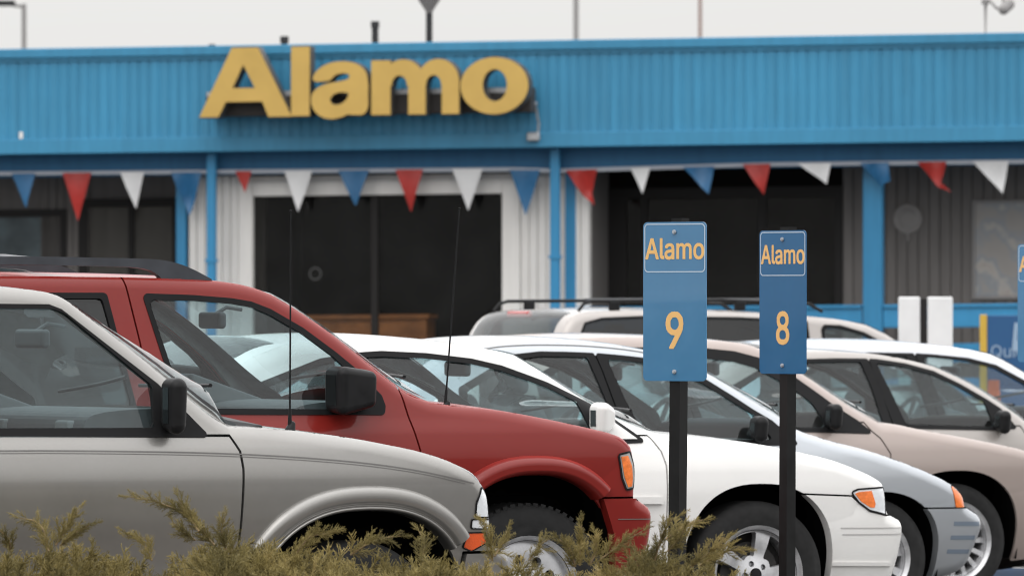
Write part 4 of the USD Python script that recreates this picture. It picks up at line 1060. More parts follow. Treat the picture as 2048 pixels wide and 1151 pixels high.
silver = dict(name='sport_utility_car', cat='car', label='silver two door sport utility car nearest the camera behind the juniper bushes', at=(-0.907, 30.761, 0), paint='silver',
    tab=suv_tab(.86), W=.86, front=(.38, .05, .70), bezel=.004, rear=(-3.2, .10, -3.85), wheelbase=2.55, belt=1.09, roof_z=1.62, nose_x=.55, cowl_x=-.50, cabin_back=-3.5,
    profile=[('nose', [(.42, .38), (.60, .40), (.655, .46), (.655, .56), (.63, .64), (.56, .66), (.545, .76), (.537, .80), (.528, .852), (.503, .893)], 1),
             ('hood', [(.503, .893), (.472, .933), (.415, .96), (.339, .992), (.235, 1.021), (.177, 1.033), (-.021, 1.071), (-.253, 1.100), (-.39, 1.112), (-.50, 1.115)], 1),
             ('windshield', [(-.50, 1.115), (-.567, 1.155), (-.658, 1.231), (-.774, 1.332), (-.89, 1.425), (-1.068, 1.557)], 1),
             ('roof', [(-1.068, 1.557), (-1.10, 1.581), (-1.15, 1.603), (-1.247, 1.618), (-1.364, 1.626), (-2.0, 1.645), (-3.0, 1.63), (-3.42, 1.60)], 1),
             ('backlight', [(-3.42, 1.60), (-3.48, 1.55), (-3.66, 1.08)], 1), ('tail', [(-3.66, 1.08), (-3.72, .95), (-3.74, .62), (-3.86, .58), (-3.86, .42), (-3.7, .38)], 0)],
    sill=[(-3.6, .40), (-2.2, .40), (-.3, .40)], arch=(.01, .36, .455, .44), flare=.093, flare_shape=[(0, .008), (.04, .022), (.10, .029), (.17, .028), (.215, .018), (.26, .016), (.31, .024), (.5, .033), (.75, .031), (.92, .020), (1.0, .006)], flare_floor=.36,
    windows=[([(-1.75, 1.568), (-1.178, 1.563), (-1.13, 1.545), (-.778, 1.274), (-.684, 1.178), (-.588, 1.077), (-1.43, 1.088), (-1.75, 1.092)], [(-1.73, 1.552), (-1.161, 1.546), (-1.12, 1.53), (-.800, 1.268), (-.808, 1.114), (-1.43, 1.117), (-1.73, 1.12)], 'glass'),
             ([(-3.30, 1.57), (-1.86, 1.573), (-1.86, 1.09), (-3.42, 1.09)], [(-3.27, 1.55), (-1.885, 1.553), (-1.885, 1.12), (-3.38, 1.12)], 'glass_dark')],
    win_r=.012, panels=[('door', [(-.514, 1.083), (-.48, 1.025), (-.471, .963), (-.476, .743), (-.50, .44), (-1.80, .44), (-1.80, 1.092)])],
    lamps=[('headlight', [(.500, .884), (.524, .852), (.533, .801), (.532, .771), (.469, .773), (.472, .825), (.488, .862)], 'lens'),
           ('parking_lamp', [(.455, .762), (.54, .760), (.54, .728), (.454, .730)], 'lens'), ('marker_lamp', [(.44, .712), (.515, .712), (.523, .675), (.462, .645), (.427, .658)], 'orange')],
    lamp_z=(.77, .885), bumper=[(.43, .64), (.8, .64), (.8, .3), (.39, .3)], bumper_top=.645, bumper_out=.02,
    stripes=[('body_crease', [(-3.5, 1.030), (-1.433, 1.038), (-.967, 1.031), (-.495, 1.018), (-.052, .987), (.237, .948), (.46, .897)], .005, 'line', .0015), ('body_crease', [(-3.5, 1.021), (-1.433, 1.029), (-.967, 1.022), (-.495, 1.009), (-.052, .978), (.237, .939), (.42, .897)], .003, 'line', .0015),  # thin dark strips draw the shaded crease lines on the flank
             ('rocker_moulding', [(-2.05, .425), (-.50, .425)], .05, 'silver_trim', .01)],
    mirror=(-.845, -.758, 1.10, 1.29, .125, -.76), mirror_mat='plastic', rvm=(-.93, 1.435), dash_x=-1.12, dash_up=.095, handles=[(-1.62, .98)], seats=(-1.75, -2.5), seat_up=.15,
    wheel=(.345, .20, .235, 'steel'), step=.018, r=.055, crowns={'windshield': (.16, 6, .025)}, gap=.010)

red = dict(name='sport_utility_car', cat='car', label='dark red sport utility car with a dark grey roof rack, second in the row', at=(-0.288, 34.779, 0), paint='red',
    tab=suv_tab(.88), W=.88, front=(.3, .12, .72), rear=(-3.1, .10, -3.72), wheelbase=2.70, belt=1.115, roof_z=1.67, nose_x=.55, cowl_x=-.52, cabin_back=-3.35,
    profile=[('nose', [(.46, .42), (.56, .44), (.585, .55), (.589, .62), (.585, .69), (.554, .717), (.495, .741), (.50, .765), (.497, .796), (.501, .832), (.495, .889), (.485, .930), (.478, .962)], 1),
             ('hood', [(.478, .962), (.448, .996), (.403, 1.017), (.292, 1.043), (.077, 1.088), (-.14, 1.125), (-.336, 1.141), (-.44, 1.158)], 1),
             ('windshield', [(-.44, 1.158), (-.524, 1.187), (-.575, 1.221), (-.645, 1.275), (-.773, 1.380), (-.855, 1.445), (-1.018, 1.554), (-1.106, 1.603)], 1),
             ('roof', [(-1.106, 1.603), (-1.187, 1.634), (-1.28, 1.653), (-1.395, 1.664), (-1.636, 1.673), (-1.92, 1.677), (-2.302, 1.680), (-3.0, 1.672), (-3.33, 1.645)], 1),
             ('backlight', [(-3.33, 1.645), (-3.40, 1.59), (-3.57, 1.12)], 1), ('tail', [(-3.57, 1.12), (-3.61, .95), (-3.62, .62), (-3.73, .58), (-3.73, .42), (-3.6, .38)], 0)],
    sill=[(-3.5, .42), (-2.2, .40), (-.3, .40), (.3, .42)], arch=(.012, .365, .405, .485), flare=.082, flare_shape=[(0, .006), (.08, .032), (.3, .052), (.6, .052), (.85, .036), (1.0, .008)], flare_floor=.30,
    windows=[([(-1.70, 1.610), (-1.476, 1.603), (-1.302, 1.590), (-1.213, 1.576), (-1.129, 1.545), (-.989, 1.467), (-.851, 1.367), (-.775, 1.305), (-.661, 1.186), (-.649, 1.143), (-.658, 1.105), (-1.037, 1.108), (-1.33, 1.111), (-1.565, 1.113), (-1.627, 1.33)],
              [(-1.672, 1.583), (-1.476, 1.578), (-1.302, 1.566), (-1.213, 1.551), (-1.135, 1.520), (-.999, 1.444), (-.861, 1.344), (-.80, 1.285), (-.785, 1.13), (-1.037, 1.132), (-1.33, 1.135), (-1.545, 1.137), (-1.603, 1.33)], 'glass'),
             ([(-2.60, 1.612), (-1.856, 1.612), (-1.80, 1.33), (-1.76, 1.113), (-2.60, 1.113)], [(-2.57, 1.588), (-1.878, 1.588), (-1.822, 1.33), (-1.785, 1.137), (-2.57, 1.137)], 'glass_dark'),
             ([(-3.30, 1.600), (-2.68, 1.610), (-2.68, 1.113), (-3.42, 1.113)], [(-3.27, 1.578), (-2.705, 1.586), (-2.705, 1.137), (-3.38, 1.137)], 'glass_dark')],
    win_r=.02, panels=[('door', [(-.60, 1.30), (-.575, 1.213), (-.551, 1.103), (-.512, .959), (-.50, .75), (-.55, .45), (-1.69, .45), (-1.69, 1.10), (-1.724, 1.408), (-1.762, 1.616), (-1.79, 1.75), (-.60, 1.75)]),
                       ('door', [(-1.79, 1.75), (-1.762, 1.616), (-1.724, 1.408), (-1.69, 1.10), (-1.69, .45), (-2.28, .45), (-2.62, .9), (-2.64, 1.75)])],
    lamps=[('corner_lamp', [(.406, .931), (.462, .942), (.487, .889), (.495, .832), (.490, .794), (.449, .788), (.425, .837)], 'lens_grey')], lamp_z=(.79, .94),
    bumper=[(.318, .752), (.7, .752), (.7, .3), (.41, .3), (.40, .45), (.385, .60), (.345, .69)], bumper_top=.744, bumper_out=.035,
    stripes=[('bumper_strip', [(.40, .662), (.585, .660)], .004, 'line', .0365)],
    mirror=(-.935, -.725, 1.118, 1.303, .185, -.70), rvm=(-1.075, 1.497), dash_x=-1.06, dash_up=.05, handles=[(-1.58, 1.0), (-2.55, 1.0)], seats=(-1.70, -2.6), seat_up=.18,
    wheel=(.365, .222, .245, 'steel'), detail='tread', step=.020, r=.055)

white = dict(name='coupe_car', cat='car', label='white coupe with five spoke alloy wheel behind the sign marked 8', at=(0.751, 37.812, 0), paint='white',
    tab=sedan_tab(.91), W=.91, front=(.3, .16, .92), rear=(-3.3, .16, -3.98), wheelbase=2.80, belt=.94, roof_z=1.41, nose_x=.78, cowl_x=-.42, cabin_back=-3.0,
    profile=[('nose', [(.60, .20), (.74, .23), (.757, .31), (.777, .392), (.796, .511), (.784, .567), (.72, .59), (.682, .61), (.678, .645), (.672, .70), (.668, .724)], 1),
             ('hood', [(.668, .724), (.655, .747), (.602, .776), (.483, .821), (.375, .858), (.224, .891), (.137, .911), (-.089, .945), (-.325, .966), (-.48, .978)], 1),
             ('windshield', [(-.48, .978), (-.55, 1.00), (-.676, 1.049), (-.826, 1.144), (-.973, 1.249), (-1.111, 1.335)], 1),
             ('roof', [(-1.111, 1.335), (-1.237, 1.364), (-1.396, 1.390), (-1.675, 1.412), (-1.897, 1.417), (-2.10, 1.405), (-2.25, 1.380)], 1),
             ('backlight', [(-2.25, 1.380), (-2.42, 1.325), (-2.70, 1.17), (-2.95, 1.045)], 1), ('deck', [(-2.95, 1.045), (-3.3, 1.03), (-3.78, 1.01)], 1),
             ('tail', [(-3.78, 1.01), (-3.86, .95), (-3.90, .62), (-3.96, .58), (-3.95, .35), (-3.8, .24)], 0)],
    sill=[(-3.6, .24), (-2.2, .22), (-.4, .22), (.4, .20)], arch=(.0, .34, .385, .41),
    windows=[([(-2.45, .985), (-2.52, 1.12), (-2.396, 1.221), (-2.087, 1.324), (-1.899, 1.350), (-1.784, 1.357), (-1.564, 1.347), (-1.344, 1.322), (-1.2, 1.290), (-.989, 1.215), (-.785, 1.120), (-.675, 1.046), (-.545, .940), (-.66, .936)],
              [(-2.40, 1.005), (-2.46, 1.11), (-2.37, 1.200), (-2.08, 1.300), (-1.899, 1.326), (-1.784, 1.332), (-1.57, 1.322), (-1.352, 1.298), (-1.21, 1.267), (-1.0, 1.193), (-.86, 1.125), (-.80, .96)], 'glass')],
    win_r=.012, panels=[('door', [(-.535, .972), (-.52, .955), (-.486, .899), (-.472, .836), (-.48, .5), (-.5, .30), (-1.90, .30), (-1.98, .6), (-1.96, .97)])],
    lamps=[('headlight', [(.467, .705), (.502, .717), (.655, .724), (.664, .696), (.672, .645), (.665, .604), (.568, .624), (.506, .662)], 'lens')], lamp_z=(.61, .715), 
    bumper=[(.19, .702), (.466, .690), (.51, .655), (.57, .618), (.665, .598), (.95, .60), (.95, .1), (.19, .1)], bumper_top=.602,
    stripes=[('side_moulding', [(-1.95, .690), (-.50, .679)], .032, 'white', .013), ('bumper_groove', [(.412, .543), (.80, .538)], .006, 'groove', .001), ('bumper_groove', [(.424, .513), (.80, .509)], .006, 'groove', .001), ('bumper_crease', [(.38, .379), (.72, .372)], .018, 'white', .008)],
    mirror=(-.825, -.70, .985, 1.118, .14, -.70), mirror_mat='white', rvm=(-1.1, 1.27), dash_x=-1.02, dash_up=.02, handles=[(-1.80, .86)], seats=(-1.72, -2.5),
    wheel=(.335, .215, .225, 'five'), step=.020, r=.07, turn=14)

blue_silver = dict(name='sedan_car', cat='car', label='pale blue silver sedan with slotted bumper between the white coupe and the tan sedan', at=(1.449, 41.285, -0.0), paint='blue_silver',
    tab=sedan_tab(.88), W=.88, front=(.3, .16, .9), rear=(-3.0, .14, -3.65), wheelbase=2.65, belt=.88, roof_z=1.39, nose_x=.6, cowl_x=-.35, cabin_back=-2.75,
    profile=[('nose', [(.40, .20), (.551, .23), (.60, .362), (.633, .457), (.607, .506), (.529, .543), (.517, .555)], 1),
             ('hood', [(.517, .555), (.499, .615), (.428, .672), (.225, .757), (-.033, .841), (-.22, .884), (-.339, .920), (-.42, .950)], 1),
             ('windshield', [(-.42, .950), (-.485, 1.010), (-.595, 1.078), (-.704, 1.147), (-.84, 1.230), (-.995, 1.302)], 1),
             ('roof', [(-.995, 1.302), (-1.164, 1.345), (-1.44, 1.374), (-1.731, 1.381), (-1.95, 1.372), (-2.12, 1.345)], 1),
             ('backlight', [(-2.12, 1.345), (-2.35, 1.25), (-2.70, 1.03)], 1), ('deck', [(-2.70, 1.03), (-3.0, 1.0), (-3.45, .98)], 1), ('tail', [(-3.45, .98), (-3.55, .9), (-3.58, .6), (-3.64, .55), (-3.62, .3), (-3.5, .22)], 0)],
    crowns={'roof': (.034, 2)},
    sill=[(-3.3, .22), (-2.2, .20), (-.4, .20), (.3, .18)], arch=(.0, .30, .368, .335),
    windows=[([(-2.25, .90), (-2.22, 1.16), (-1.889, 1.322), (-1.745, 1.336), (-1.60, 1.334), (-1.452, 1.328), (-1.428, 1.240), (-1.36, .885)], [(-2.20, .92), (-2.18, 1.14), (-1.86, 1.298), (-1.745, 1.312), (-1.60, 1.310), (-1.49, 1.306), (-1.44, 1.12), (-1.40, .91)], 'glass'),
             ([(-1.444, 1.328), (-1.30, 1.316), (-1.185, 1.304), (-1.0, 1.255), (-.865, 1.198), (-.731, 1.112), (-.633, 1.045), (-.544, .992), (-.413, .868), (-.6, .868), (-1.352, .885), (-1.42, 1.240)], [(-1.385, 1.296), (-1.30, 1.290), (-1.195, 1.279), (-1.01, 1.230), (-.88, 1.172), (-.745, 1.088), (-.64, 1.02), (-.56, .895), (-1.26, .91), (-1.33, 1.10)], 'glass')],
    win_r=.012, panels=[('door', [(-.42, .965), (-.46, .90), (-.47, .80), (-.48, .28), (-1.38, .28), (-1.38, .90)]), ('door', [(-1.38, .90), (-1.38, .28), (-2.10, .28), (-2.28, .62), (-2.26, .92)])],
    lamps=[('turn_signal', [(.425, .668), (.49, .612), (.512, .552), (.452, .551)], 'amber')], lamp_rim=False, lamp_z=(.56, .64),
    bumper=[(.19, .553), (.30, .549), (.9, .549), (.9, .1), (.19, .1)], bumper_top=.551, bumper_out=.012,
    stripes=[('bumper_slot', [(.44, .47), (.60, .467)], .022, 'slot', .013), ('bumper_slot', [(.43, .40), (.58, .398)], .022, 'slot', .013), ('bumper_slot', [(.42, .33), (.555, .328)], .022, 'slot', .013), ('gutter', [(-2.1, 1.338), (-1.95, 1.362), (-1.731, 1.370), (-1.44, 1.363), (-1.164, 1.333), (-.995, 1.290)], .005, 'line', .003)],  # slots are surface strips with the recess shade in their colour
    mirror=(-.70, -.615, .895, 1.01, .13, -.62), rvm=(-1.05, 1.22), dash_x=-.95, dash_up=.02, handles=[(-1.26, .82), (-2.1, .82)], seats=(-1.55, -2.3), wheel=(.30, .19, .2, 'many', 10), step=.024)

def sedan_like(name, label, at, paint, profile, windows, arch, W=.89, **k):
    d = dict(name=name, cat='car', label=label, at=at, paint=paint, tab=sedan_tab(W), W=W, front=(.3, .16, .92), rear=(-3.1, .14, -3.75), wheelbase=2.72, belt=.90, roof_z=1.39, nose_x=.75, cowl_x=-.40, cabin_back=-2.85,
             profile=profile, windows=windows, arch=arch, sill=[(-3.4, .22), (-2.2, .20), (-.4, .20), (.4, .20)], win_r=.012,
             lamps=[('headlight', [(.52, .70), (.66, .66), (.70, .58), (.56, .60)], 'lens')], lamp_z=(.58, .69), mirror=(-.78, -.69, .92, 1.045, .13, -.69), rvm=(-1.05, 1.23), dash_x=-1.0, dash_up=.02,
             handles=[(-1.35, .82), (-2.25, .82)], seats=(-1.65, -2.4), wheel=(.31, .205, .21, 'many', 16), step=.026)
    d.update(k)
    return d
rear_end = [('tail', [(-3.55, .97), (-3.64, .9), (-3.67, .6), (-3.74, .55), (-3.72, .3), (-3.6, .22)], 0)]
tan = sedan_like('sedan_car', 'tan sedan with black window frames and many spoked wheel, hood running off the right edge', (2.013, 44.294, -.01), 'tan',
    [('nose', [(.60, .22), (.76, .26), (.79, .45), (.78, .56), (.74, .60), (.73, .66)], 1), ('hood', [(.73, .66), (.62, .735), (.436, .793), (.143, .851), (-.101, .893), (-.262, .923), (-.343, .940), (-.425, .944)], 1),
     ('windshield', [(-.425, .944), (-.56, 1.018), (-.649, 1.080), (-.808, 1.197), (-1.038, 1.336)], 1), ('roof', [(-1.038, 1.336), (-1.086, 1.357), (-1.183, 1.376), (-1.348, 1.391), (-1.717, 1.404), (-1.957, 1.405), (-2.196, 1.392), (-2.35, 1.365)], 1),
     ('backlight', [(-2.35, 1.365), (-2.6, 1.25), (-2.92, 1.04)], 1), ('deck', [(-2.92, 1.04), (-3.2, 1.0), (-3.55, .97)], 1)] + rear_end,
    [([(-2.40, .925), (-2.42, 1.20), (-2.15, 1.330), (-1.9, 1.350), (-1.62, 1.352), (-1.56, 1.1), (-1.53, .92)], [(-2.36, .945), (-2.37, 1.18), (-2.13, 1.300), (-1.9, 1.322), (-1.66, 1.325), (-1.60, 1.1), (-1.57, .945)], 'glass'),
     ([(-1.61, 1.352), (-1.385, 1.346), (-1.219, 1.330), (-1.082, 1.296), (-.884, 1.188), (-.771, 1.105), (-.684, 1.037), (-.571, .963), (-.485, .888), (-.88, .900), (-1.52, .918)], [(-1.56, 1.296), (-1.385, 1.290), (-1.23, 1.272), (-1.11, 1.240), (-.93, 1.142), (-.82, 1.055), (-.78, .98), (-.765, .925), (-.88, .925), (-1.48, .942)], 'glass')],
    (.0, .31, .385, .38), panels=[('door', [(-.535, .95), (-.496, .901), (-.453, .864), (-.404, .781), (-.42, .28), (-1.53, .28), (-1.53, .92)])], turn=10, step=.024)
beige = sedan_like('sedan_car', 'low grey beige sedan with a dark window pillar behind the tan sedan', (3.041, 47.776, -.06), 'grey_beige',
    [('nose', [(.55, .22), (.70, .26), (.74, .45), (.72, .55), (.70, .62)], 1), ('hood', [(.70, .62), (.6, .69), (.35, .78), (0, .86), (-.25, .91), (-.42, .935)], 1),
     ('windshield', [(-.42, .935), (-.524, 1.015), (-.602, 1.073), (-.719, 1.154), (-.84, 1.218), (-.961, 1.270)], 1), ('roof', [(-.961, 1.27), (-1.132, 1.313), (-1.303, 1.341), (-1.395, 1.350), (-1.572, 1.360), (-1.763, 1.360), (-2.0, 1.345), (-2.2, 1.31)], 1),
     ('backlight', [(-2.2, 1.31), (-2.5, 1.18), (-2.85, 1.0)], 1), ('deck', [(-2.85, 1.0), (-3.2, .98), (-3.55, .97)], 1)] + rear_end,
    [([(-2.30, .93), (-2.32, 1.16), (-2.05, 1.285), (-1.785, 1.318), (-1.60, 1.322), (-1.400, 1.320), (-1.365, 1.2), (-1.325, .92)], [(-2.26, .955), (-2.27, 1.14), (-2.03, 1.262), (-1.785, 1.297), (-1.60, 1.301), (-1.448, 1.300), (-1.41, 1.15), (-1.385, .945)], 'glass'),
     ([(-1.392, 1.320), (-1.331, 1.316), (-1.158, 1.292), (-.987, 1.248), (-.828, 1.171), (-.669, 1.078), (-.60, 1.03), (-.52, .915), (-.66, .905), (-1.317, .92)], [(-1.350, 1.294), (-1.331, 1.293), (-1.165, 1.270), (-1.0, 1.226), (-.84, 1.150), (-.70, 1.07), (-.668, .925), (-1.24, .945), (-1.29, 1.12)], 'glass')],
    (.0, .31, .385, .38), W=.87, mirror=(-.685, -.60, .895, 1.015, .13, -.61), panels=[('door', [(-.50, .93), (-.46, .85), (-.44, .28), (-1.36, .28), (-1.36, .92)])], step=.028, detail=False)
pearl = sedan_like('sedan_car', 'pearl white sedan near the right edge, farthest sedan of the row', (3.699, 51.276, -.08), 'pearl',
    [('nose', [(.60, .22), (.78, .26), (.82, .45), (.80, .56), (.77, .63)], 1), ('hood', [(.77, .63), (.65, .72), (.35, .82), (0, .89), (-.3, .94), (-.48, .965)], 1),
     ('windshield', [(-.48, .965), (-.65, 1.075), (-.872, 1.222), (-.997, 1.300), (-1.085, 1.340)], 1), ('roof', [(-1.085, 1.340), (-1.271, 1.381), (-1.554, 1.408), (-1.745, 1.417), (-2.032, 1.418), (-2.343, 1.41), (-2.60, 1.385)], 1),
     ('backlight', [(-2.60, 1.385), (-2.9, 1.24), (-3.15, 1.06)], 1), ('deck', [(-3.15, 1.06), (-3.35, 1.02), (-3.55, .97)], 1)] + rear_end,
    [([(-2.50, .94), (-2.52, 1.2), (-2.2, 1.340), (-1.95, 1.357), (-1.640, 1.352), (-1.60, 1.2), (-1.56, .93)], [(-2.46, .96), (-2.47, 1.18), (-2.19, 1.318), (-1.95, 1.335), (-1.695, 1.331), (-1.66, 1.2), (-1.62, .955)], 'glass'),
     ([(-1.632, 1.352), (-1.501, 1.344), (-1.266, 1.322), (-1.081, 1.278), (-.909, 1.185), (-.72, 1.06), (-.58, .93), (-1.55, .93)], [(-1.58, 1.325), (-1.501, 1.322), (-1.275, 1.300), (-1.095, 1.256), (-.93, 1.165), (-.78, 1.06), (-.74, .955), (-1.5, .955)], 'glass')],
    (.0, .31, .385, .38), W=.87, panels=[('door', [(-.53, .96), (-.47, .86), (-.45, .28), (-1.60, .28), (-1.60, .93)])], step=.03, detail=False)
wagon = dict(name='minivan', cat='car', label='champagne minivan with black roof rails seen from its rear corner behind the sedans', at=(2.549, 54.779, -.09), paint='champagne',
    tab=suv_tab(.88), W=.88, front=(.3, .16, .85), rear=(-2.35, .10, -3.3), wheelbase=2.6, belt=1.10, roof_z=1.63, nose_x=.8, cowl_x=.10, cabin_back=-2.7,
    profile=[('nose', [(.62, .25), (.80, .30), (.84, .5), (.82, .62), (.80, .70)], 1), ('hood', [(.80, .70), (.72, .80), (.5, .90), (.3, .98), (.12, 1.05)], 1),
             ('windshield', [(.12, 1.05), (-.1, 1.25), (-.366, 1.444), (-.552, 1.524)], 1), ('roof', [(-.552, 1.524), (-.726, 1.560), (-.984, 1.585), (-1.5, 1.615), (-2.177, 1.628), (-2.55, 1.615), (-2.66, 1.60)], 1),
             ('backlight', [(-2.66, 1.60), (-2.72, 1.572), (-2.78, 1.50), (-2.96, 1.10)], 1), ('tail', [(-2.96, 1.10), (-3.05, .95), (-3.10, .62), (-3.2, .58), (-3.2, .35), (-3.0, .28)], 0)],
    sill=[(-2.9, .28), (-2.0, .26), (-.4, .26), (.4, .25)], arch=(.0, .34, .40, .40),
    windows=[([(-2.71, 1.09), (-2.672, 1.464), (-2.632, 1.545), (-2.503, 1.577), (-2.208, 1.588), (-1.5, 1.580), (-1.000, 1.558), (-.98, 1.09)], [(-2.69, 1.11), (-2.655, 1.460), (-2.62, 1.533), (-2.495, 1.562), (-2.208, 1.573), (-1.5, 1.566), (-1.02, 1.544), (-1.0, 1.11)], 'glass_dark'),
             ([(-.895, 1.09), (-.905, 1.500), (-.88, 1.530), (-.757, 1.526), (-.583, 1.478), (-.45, 1.41), (-.15, 1.20), (-.06, 1.09)], [(-.87, 1.115), (-.88, 1.490), (-.86, 1.508), (-.765, 1.504), (-.595, 1.457), (-.46, 1.388), (-.2, 1.20), (-.12, 1.115)], 'glass')],
    win_r=.012, lamps=[('headlight', [(.55, .80), (.72, .74), (.76, .64), (.58, .66)], 'lens')], lamp_z=(.64, .74), mirror=(-.30, -.20, 1.08, 1.24, .16, -.12), rvm=(-.55, 1.42), dash_x=-.45, dash_up=.03,
    handles=[(-.85, .98)], seats=(-1.15, -2.0), seat_up=.2, wheel=(.34, .205, .21, 'many', 12), step=.03, detail=False, rear_glass='glass', crowns={'backlight': (.05, 3), 'roof': (.018, 2)}, panels=[('door', [(-.02, 1.10), (.02, .9), (-.45, .32), (-.94, .32), (-.94, 1.10)])])

def parked_steeper(c, turn):
    """the same flank for a car parked at a steeper angle: lengths along x grow a little so that the car keeps its true proportions"""
    kx = math.cos(math.radians(HEADING)) / math.cos(math.radians(turn))
    kt = math.tan(math.radians(turn)) - math.tan(math.radians(HEADING))
    w = PchipInterpolator(*np.array(c['tab'], float).T)
    f = lambda p: (round(p[0] * kx + kt * (float(w(.4)) - float(w(min(1.8, max(.2, p[1]))))) * -1 * -1, 4), p[1])
    L = lambda pts: [f(p) for p in pts]
    c = dict(c)
    c['profile'] = [(n, L(p), k_) for n, p, k_ in c['profile']]
    c['windows'] = [(L(o), L(g), m) for o, g, m in c['windows']]
    c['panels'] = [(n, L(p)) for n, p in c['panels']]
    c['lamps'] = [(n, L(p), m) for n, p, m in c['lamps']]
    c['stripes'] = [(n, L(p), *r_) for n, p, *r_ in c['stripes']]
    c['bumper'] = L(c['bumper'])
    c['sill'] = L(c['sill'])
    c['rot'] = turn
    return c
silver = parked_steeper(silver, 31.0)
silver['at'] = (-.552 - .515 * .84, 30 + .857 * .84, 0)
cars = {}
for key, spec in (('silver', silver), ('red', red), ('white', white), ('blue_silver', blue_silver), ('tan', tan), ('beige', beige), ('pearl', pearl), ('wagon', wagon)):
    cars[key] = build_car(spec)

# extras of single cars
car, B = cars['silver']
antenna(car, -.252, -.74, 1.106, 0.3, .80)
put(car, 'cowl_panel', [hull_balls([(-.50, -.72, 1.095, .018), (-.38, -.74, 1.108, .012), (-.44, -.50, 1.135, .02), (-.62, -.60, 1.15, .01), (-.40, .5, 1.135, .02), (-.5, .72, 1.095, .018), (-.38, .74, 1.108, .012), (-.62, .6, 1.15, .01)], 2)], 'plastic')
car, B = cars['red']
antenna(car, -.340, -.75, 1.137, 4.5, .83)
put(car, 'turn_signal', B.skin(Polygon([(.412, .926), (.450, .931), (.474, .885), (.482, .832), (.480, .798), (.453, .793), (.431, .840)]).buffer(-.002), off=.0055, flange=.004), 'amber')
def roof_rail(yc, wid):
    out = []
    top = soften([(-3.05, 1.70), (-2.9, 1.745), (-2.272, 1.761), (-1.942, 1.757), (-1.658, 1.752), (-1.56, 1.744), (-1.466, 1.716), (-1.37, 1.668)], 2)
    low = soften([(-3.0, 1.69), (-2.86, 1.722), (-2.275, 1.727), (-1.969, 1.722), (-1.668, 1.717), (-1.60, 1.680), (-1.595, 1.665)], 2)
    poly = Polygon(np.vstack([top, [(-1.37, 1.655), (-1.595, 1.655)], low[::-1], [(-3.0, 1.655), (-3.07, 1.655)]])).buffer(0)
    return extrude(poly, yc - wid / 2, yc + wid / 2)
rack = put(car, 'roof_rack', roof_rail(-.66, .045), 'rack')
put(rack, 'far_rail', roof_rail(.66, .045), 'rack')
for xb in (-2.05, -2.75):
    put(rack, 'cross_bar', [hull_balls([(xb - .03, -.63, 1.735, .012), (xb + .03, -.63, 1.735, .012), (xb - .03, .63, 1.745, .012), (xb + .03, .63, 1.745, .012), (xb - .03, 0, 1.762, .012), (xb + .03, 0, 1.762, .012)], 1)], 'rack')
car, B = cars['white']
put(car, 'amber_signal', [p for p in B.skin(Polygon([(.482, .700), (.505, .708), (.575, .712), (.598, .652), (.592, .634), (.568, .636), (.515, .664)]), off=.0055, flange=.004)], 'amber')
for fn in (lambda p: p, mirrored):
    put(car, 'sail_panel', [fn(p) for p in B.skin(Polygon([(-.78, 1.092), (-.70, 1.040), (-.595, .957), (-.775, .957)]), off=.0085, flange=.006)], 'white')
put(car, 'spoiler', [hull_balls([(-3.70, -.60, 1.12, .02), (-3.70, .60, 1.12, .02), (-3.55, -.60, 1.125, .014), (-3.55, .60, 1.125, .014)], 1), bx(-3.66, -3.60, -.58, -.55, 1.0, 1.12), bx(-3.66, -3.60, .55, .58, 1.0, 1.12)], 'white')
car, B = cars['wagon']
for fn in (lambda p: p, mirrored):
    rl = put(car, 'roof_rail', [fn(tube([(-2.64, -.655, 1.618), (-2.60, -.655, 1.665), (-2.54, -.655, 1.683), (-1.6, -.655, 1.690), (-.95, -.655, 1.665), (-.85, -.655, 1.615)], .0115, 8)), fn(rbox(-2.42, -2.34, -.67, -.64, 1.62, 1.685, .012)), fn(rbox(-1.5, -1.42, -.67, -.64, 1.62, 1.685, .012))], 'plastic')
for xb in (-1.15, -1.95):
    put(car, 'cross_bar', [rbox(xb - .03, xb + .03, -.64, .64, 1.688, 1.703, .007)], 'rack')
put(car, 'brake_light', [xform(rbox(-.02, .02, -.16, .16, -.02, .02, .012), T(-2.735, 0.05, 1.598))], 'red_lens')
put(car, 'rear_wiper', [tube([(-2.915, -.02, 1.36), (-2.945, -.42, 1.25)], .009, 6), hull_balls([(-2.905, 0.02, 1.37, .02)], 1)], 'plastic')
put(car, 'wiper_washer', [hull_balls([(-2.745, -.22, 1.585, .018), (-2.765, -.22, 1.57, .018)], 1)], 'plastic')

# ------------------------------------------------------------------ numbered stall signs
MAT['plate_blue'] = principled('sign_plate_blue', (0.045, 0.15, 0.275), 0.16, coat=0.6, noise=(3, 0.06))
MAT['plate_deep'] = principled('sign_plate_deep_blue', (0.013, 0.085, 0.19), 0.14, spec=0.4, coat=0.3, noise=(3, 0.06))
MAT['plate_text'] = principled('sign_gold_print', (0.68, 0.40, 0.14), 0.4)
MAT['plate_line'] = principled('sign_white_print', (0.36, 0.44, 0.52), 0.4)
MAT['post_black'] = principled('post_black_steel', (0.006, 0.006, 0.006), 0.5, spec=0.18, noise=(9, 0.4), bump=(60, 0.15, 0.003))
MAT['bolt'] = principled('plain_bolt', (0.33, 0.35, 0.38), 0.4)
def flat_text(s, x0, x1, z0, z1, bold=True):
    tm = meshkit.text_mesh(s, 1.0, 0.01, bold=bold)
    v = np.array(tm.vertices)
    lo, hi = v.min(0), v.max(0)
    v = np.stack([x0 + (v[:, 0] - lo[0]) / (hi[0] - lo[0]) * (x1 - x0), -(v[:, 2] / 0.01) * 0.0008, z0 + (v[:, 1] - lo[1]) / (hi[1] - lo[1]) * (z1 - z0)], 1)
    return (v, np.array(tm.faces)[:, ::-1] if False else np.array(tm.faces), None)
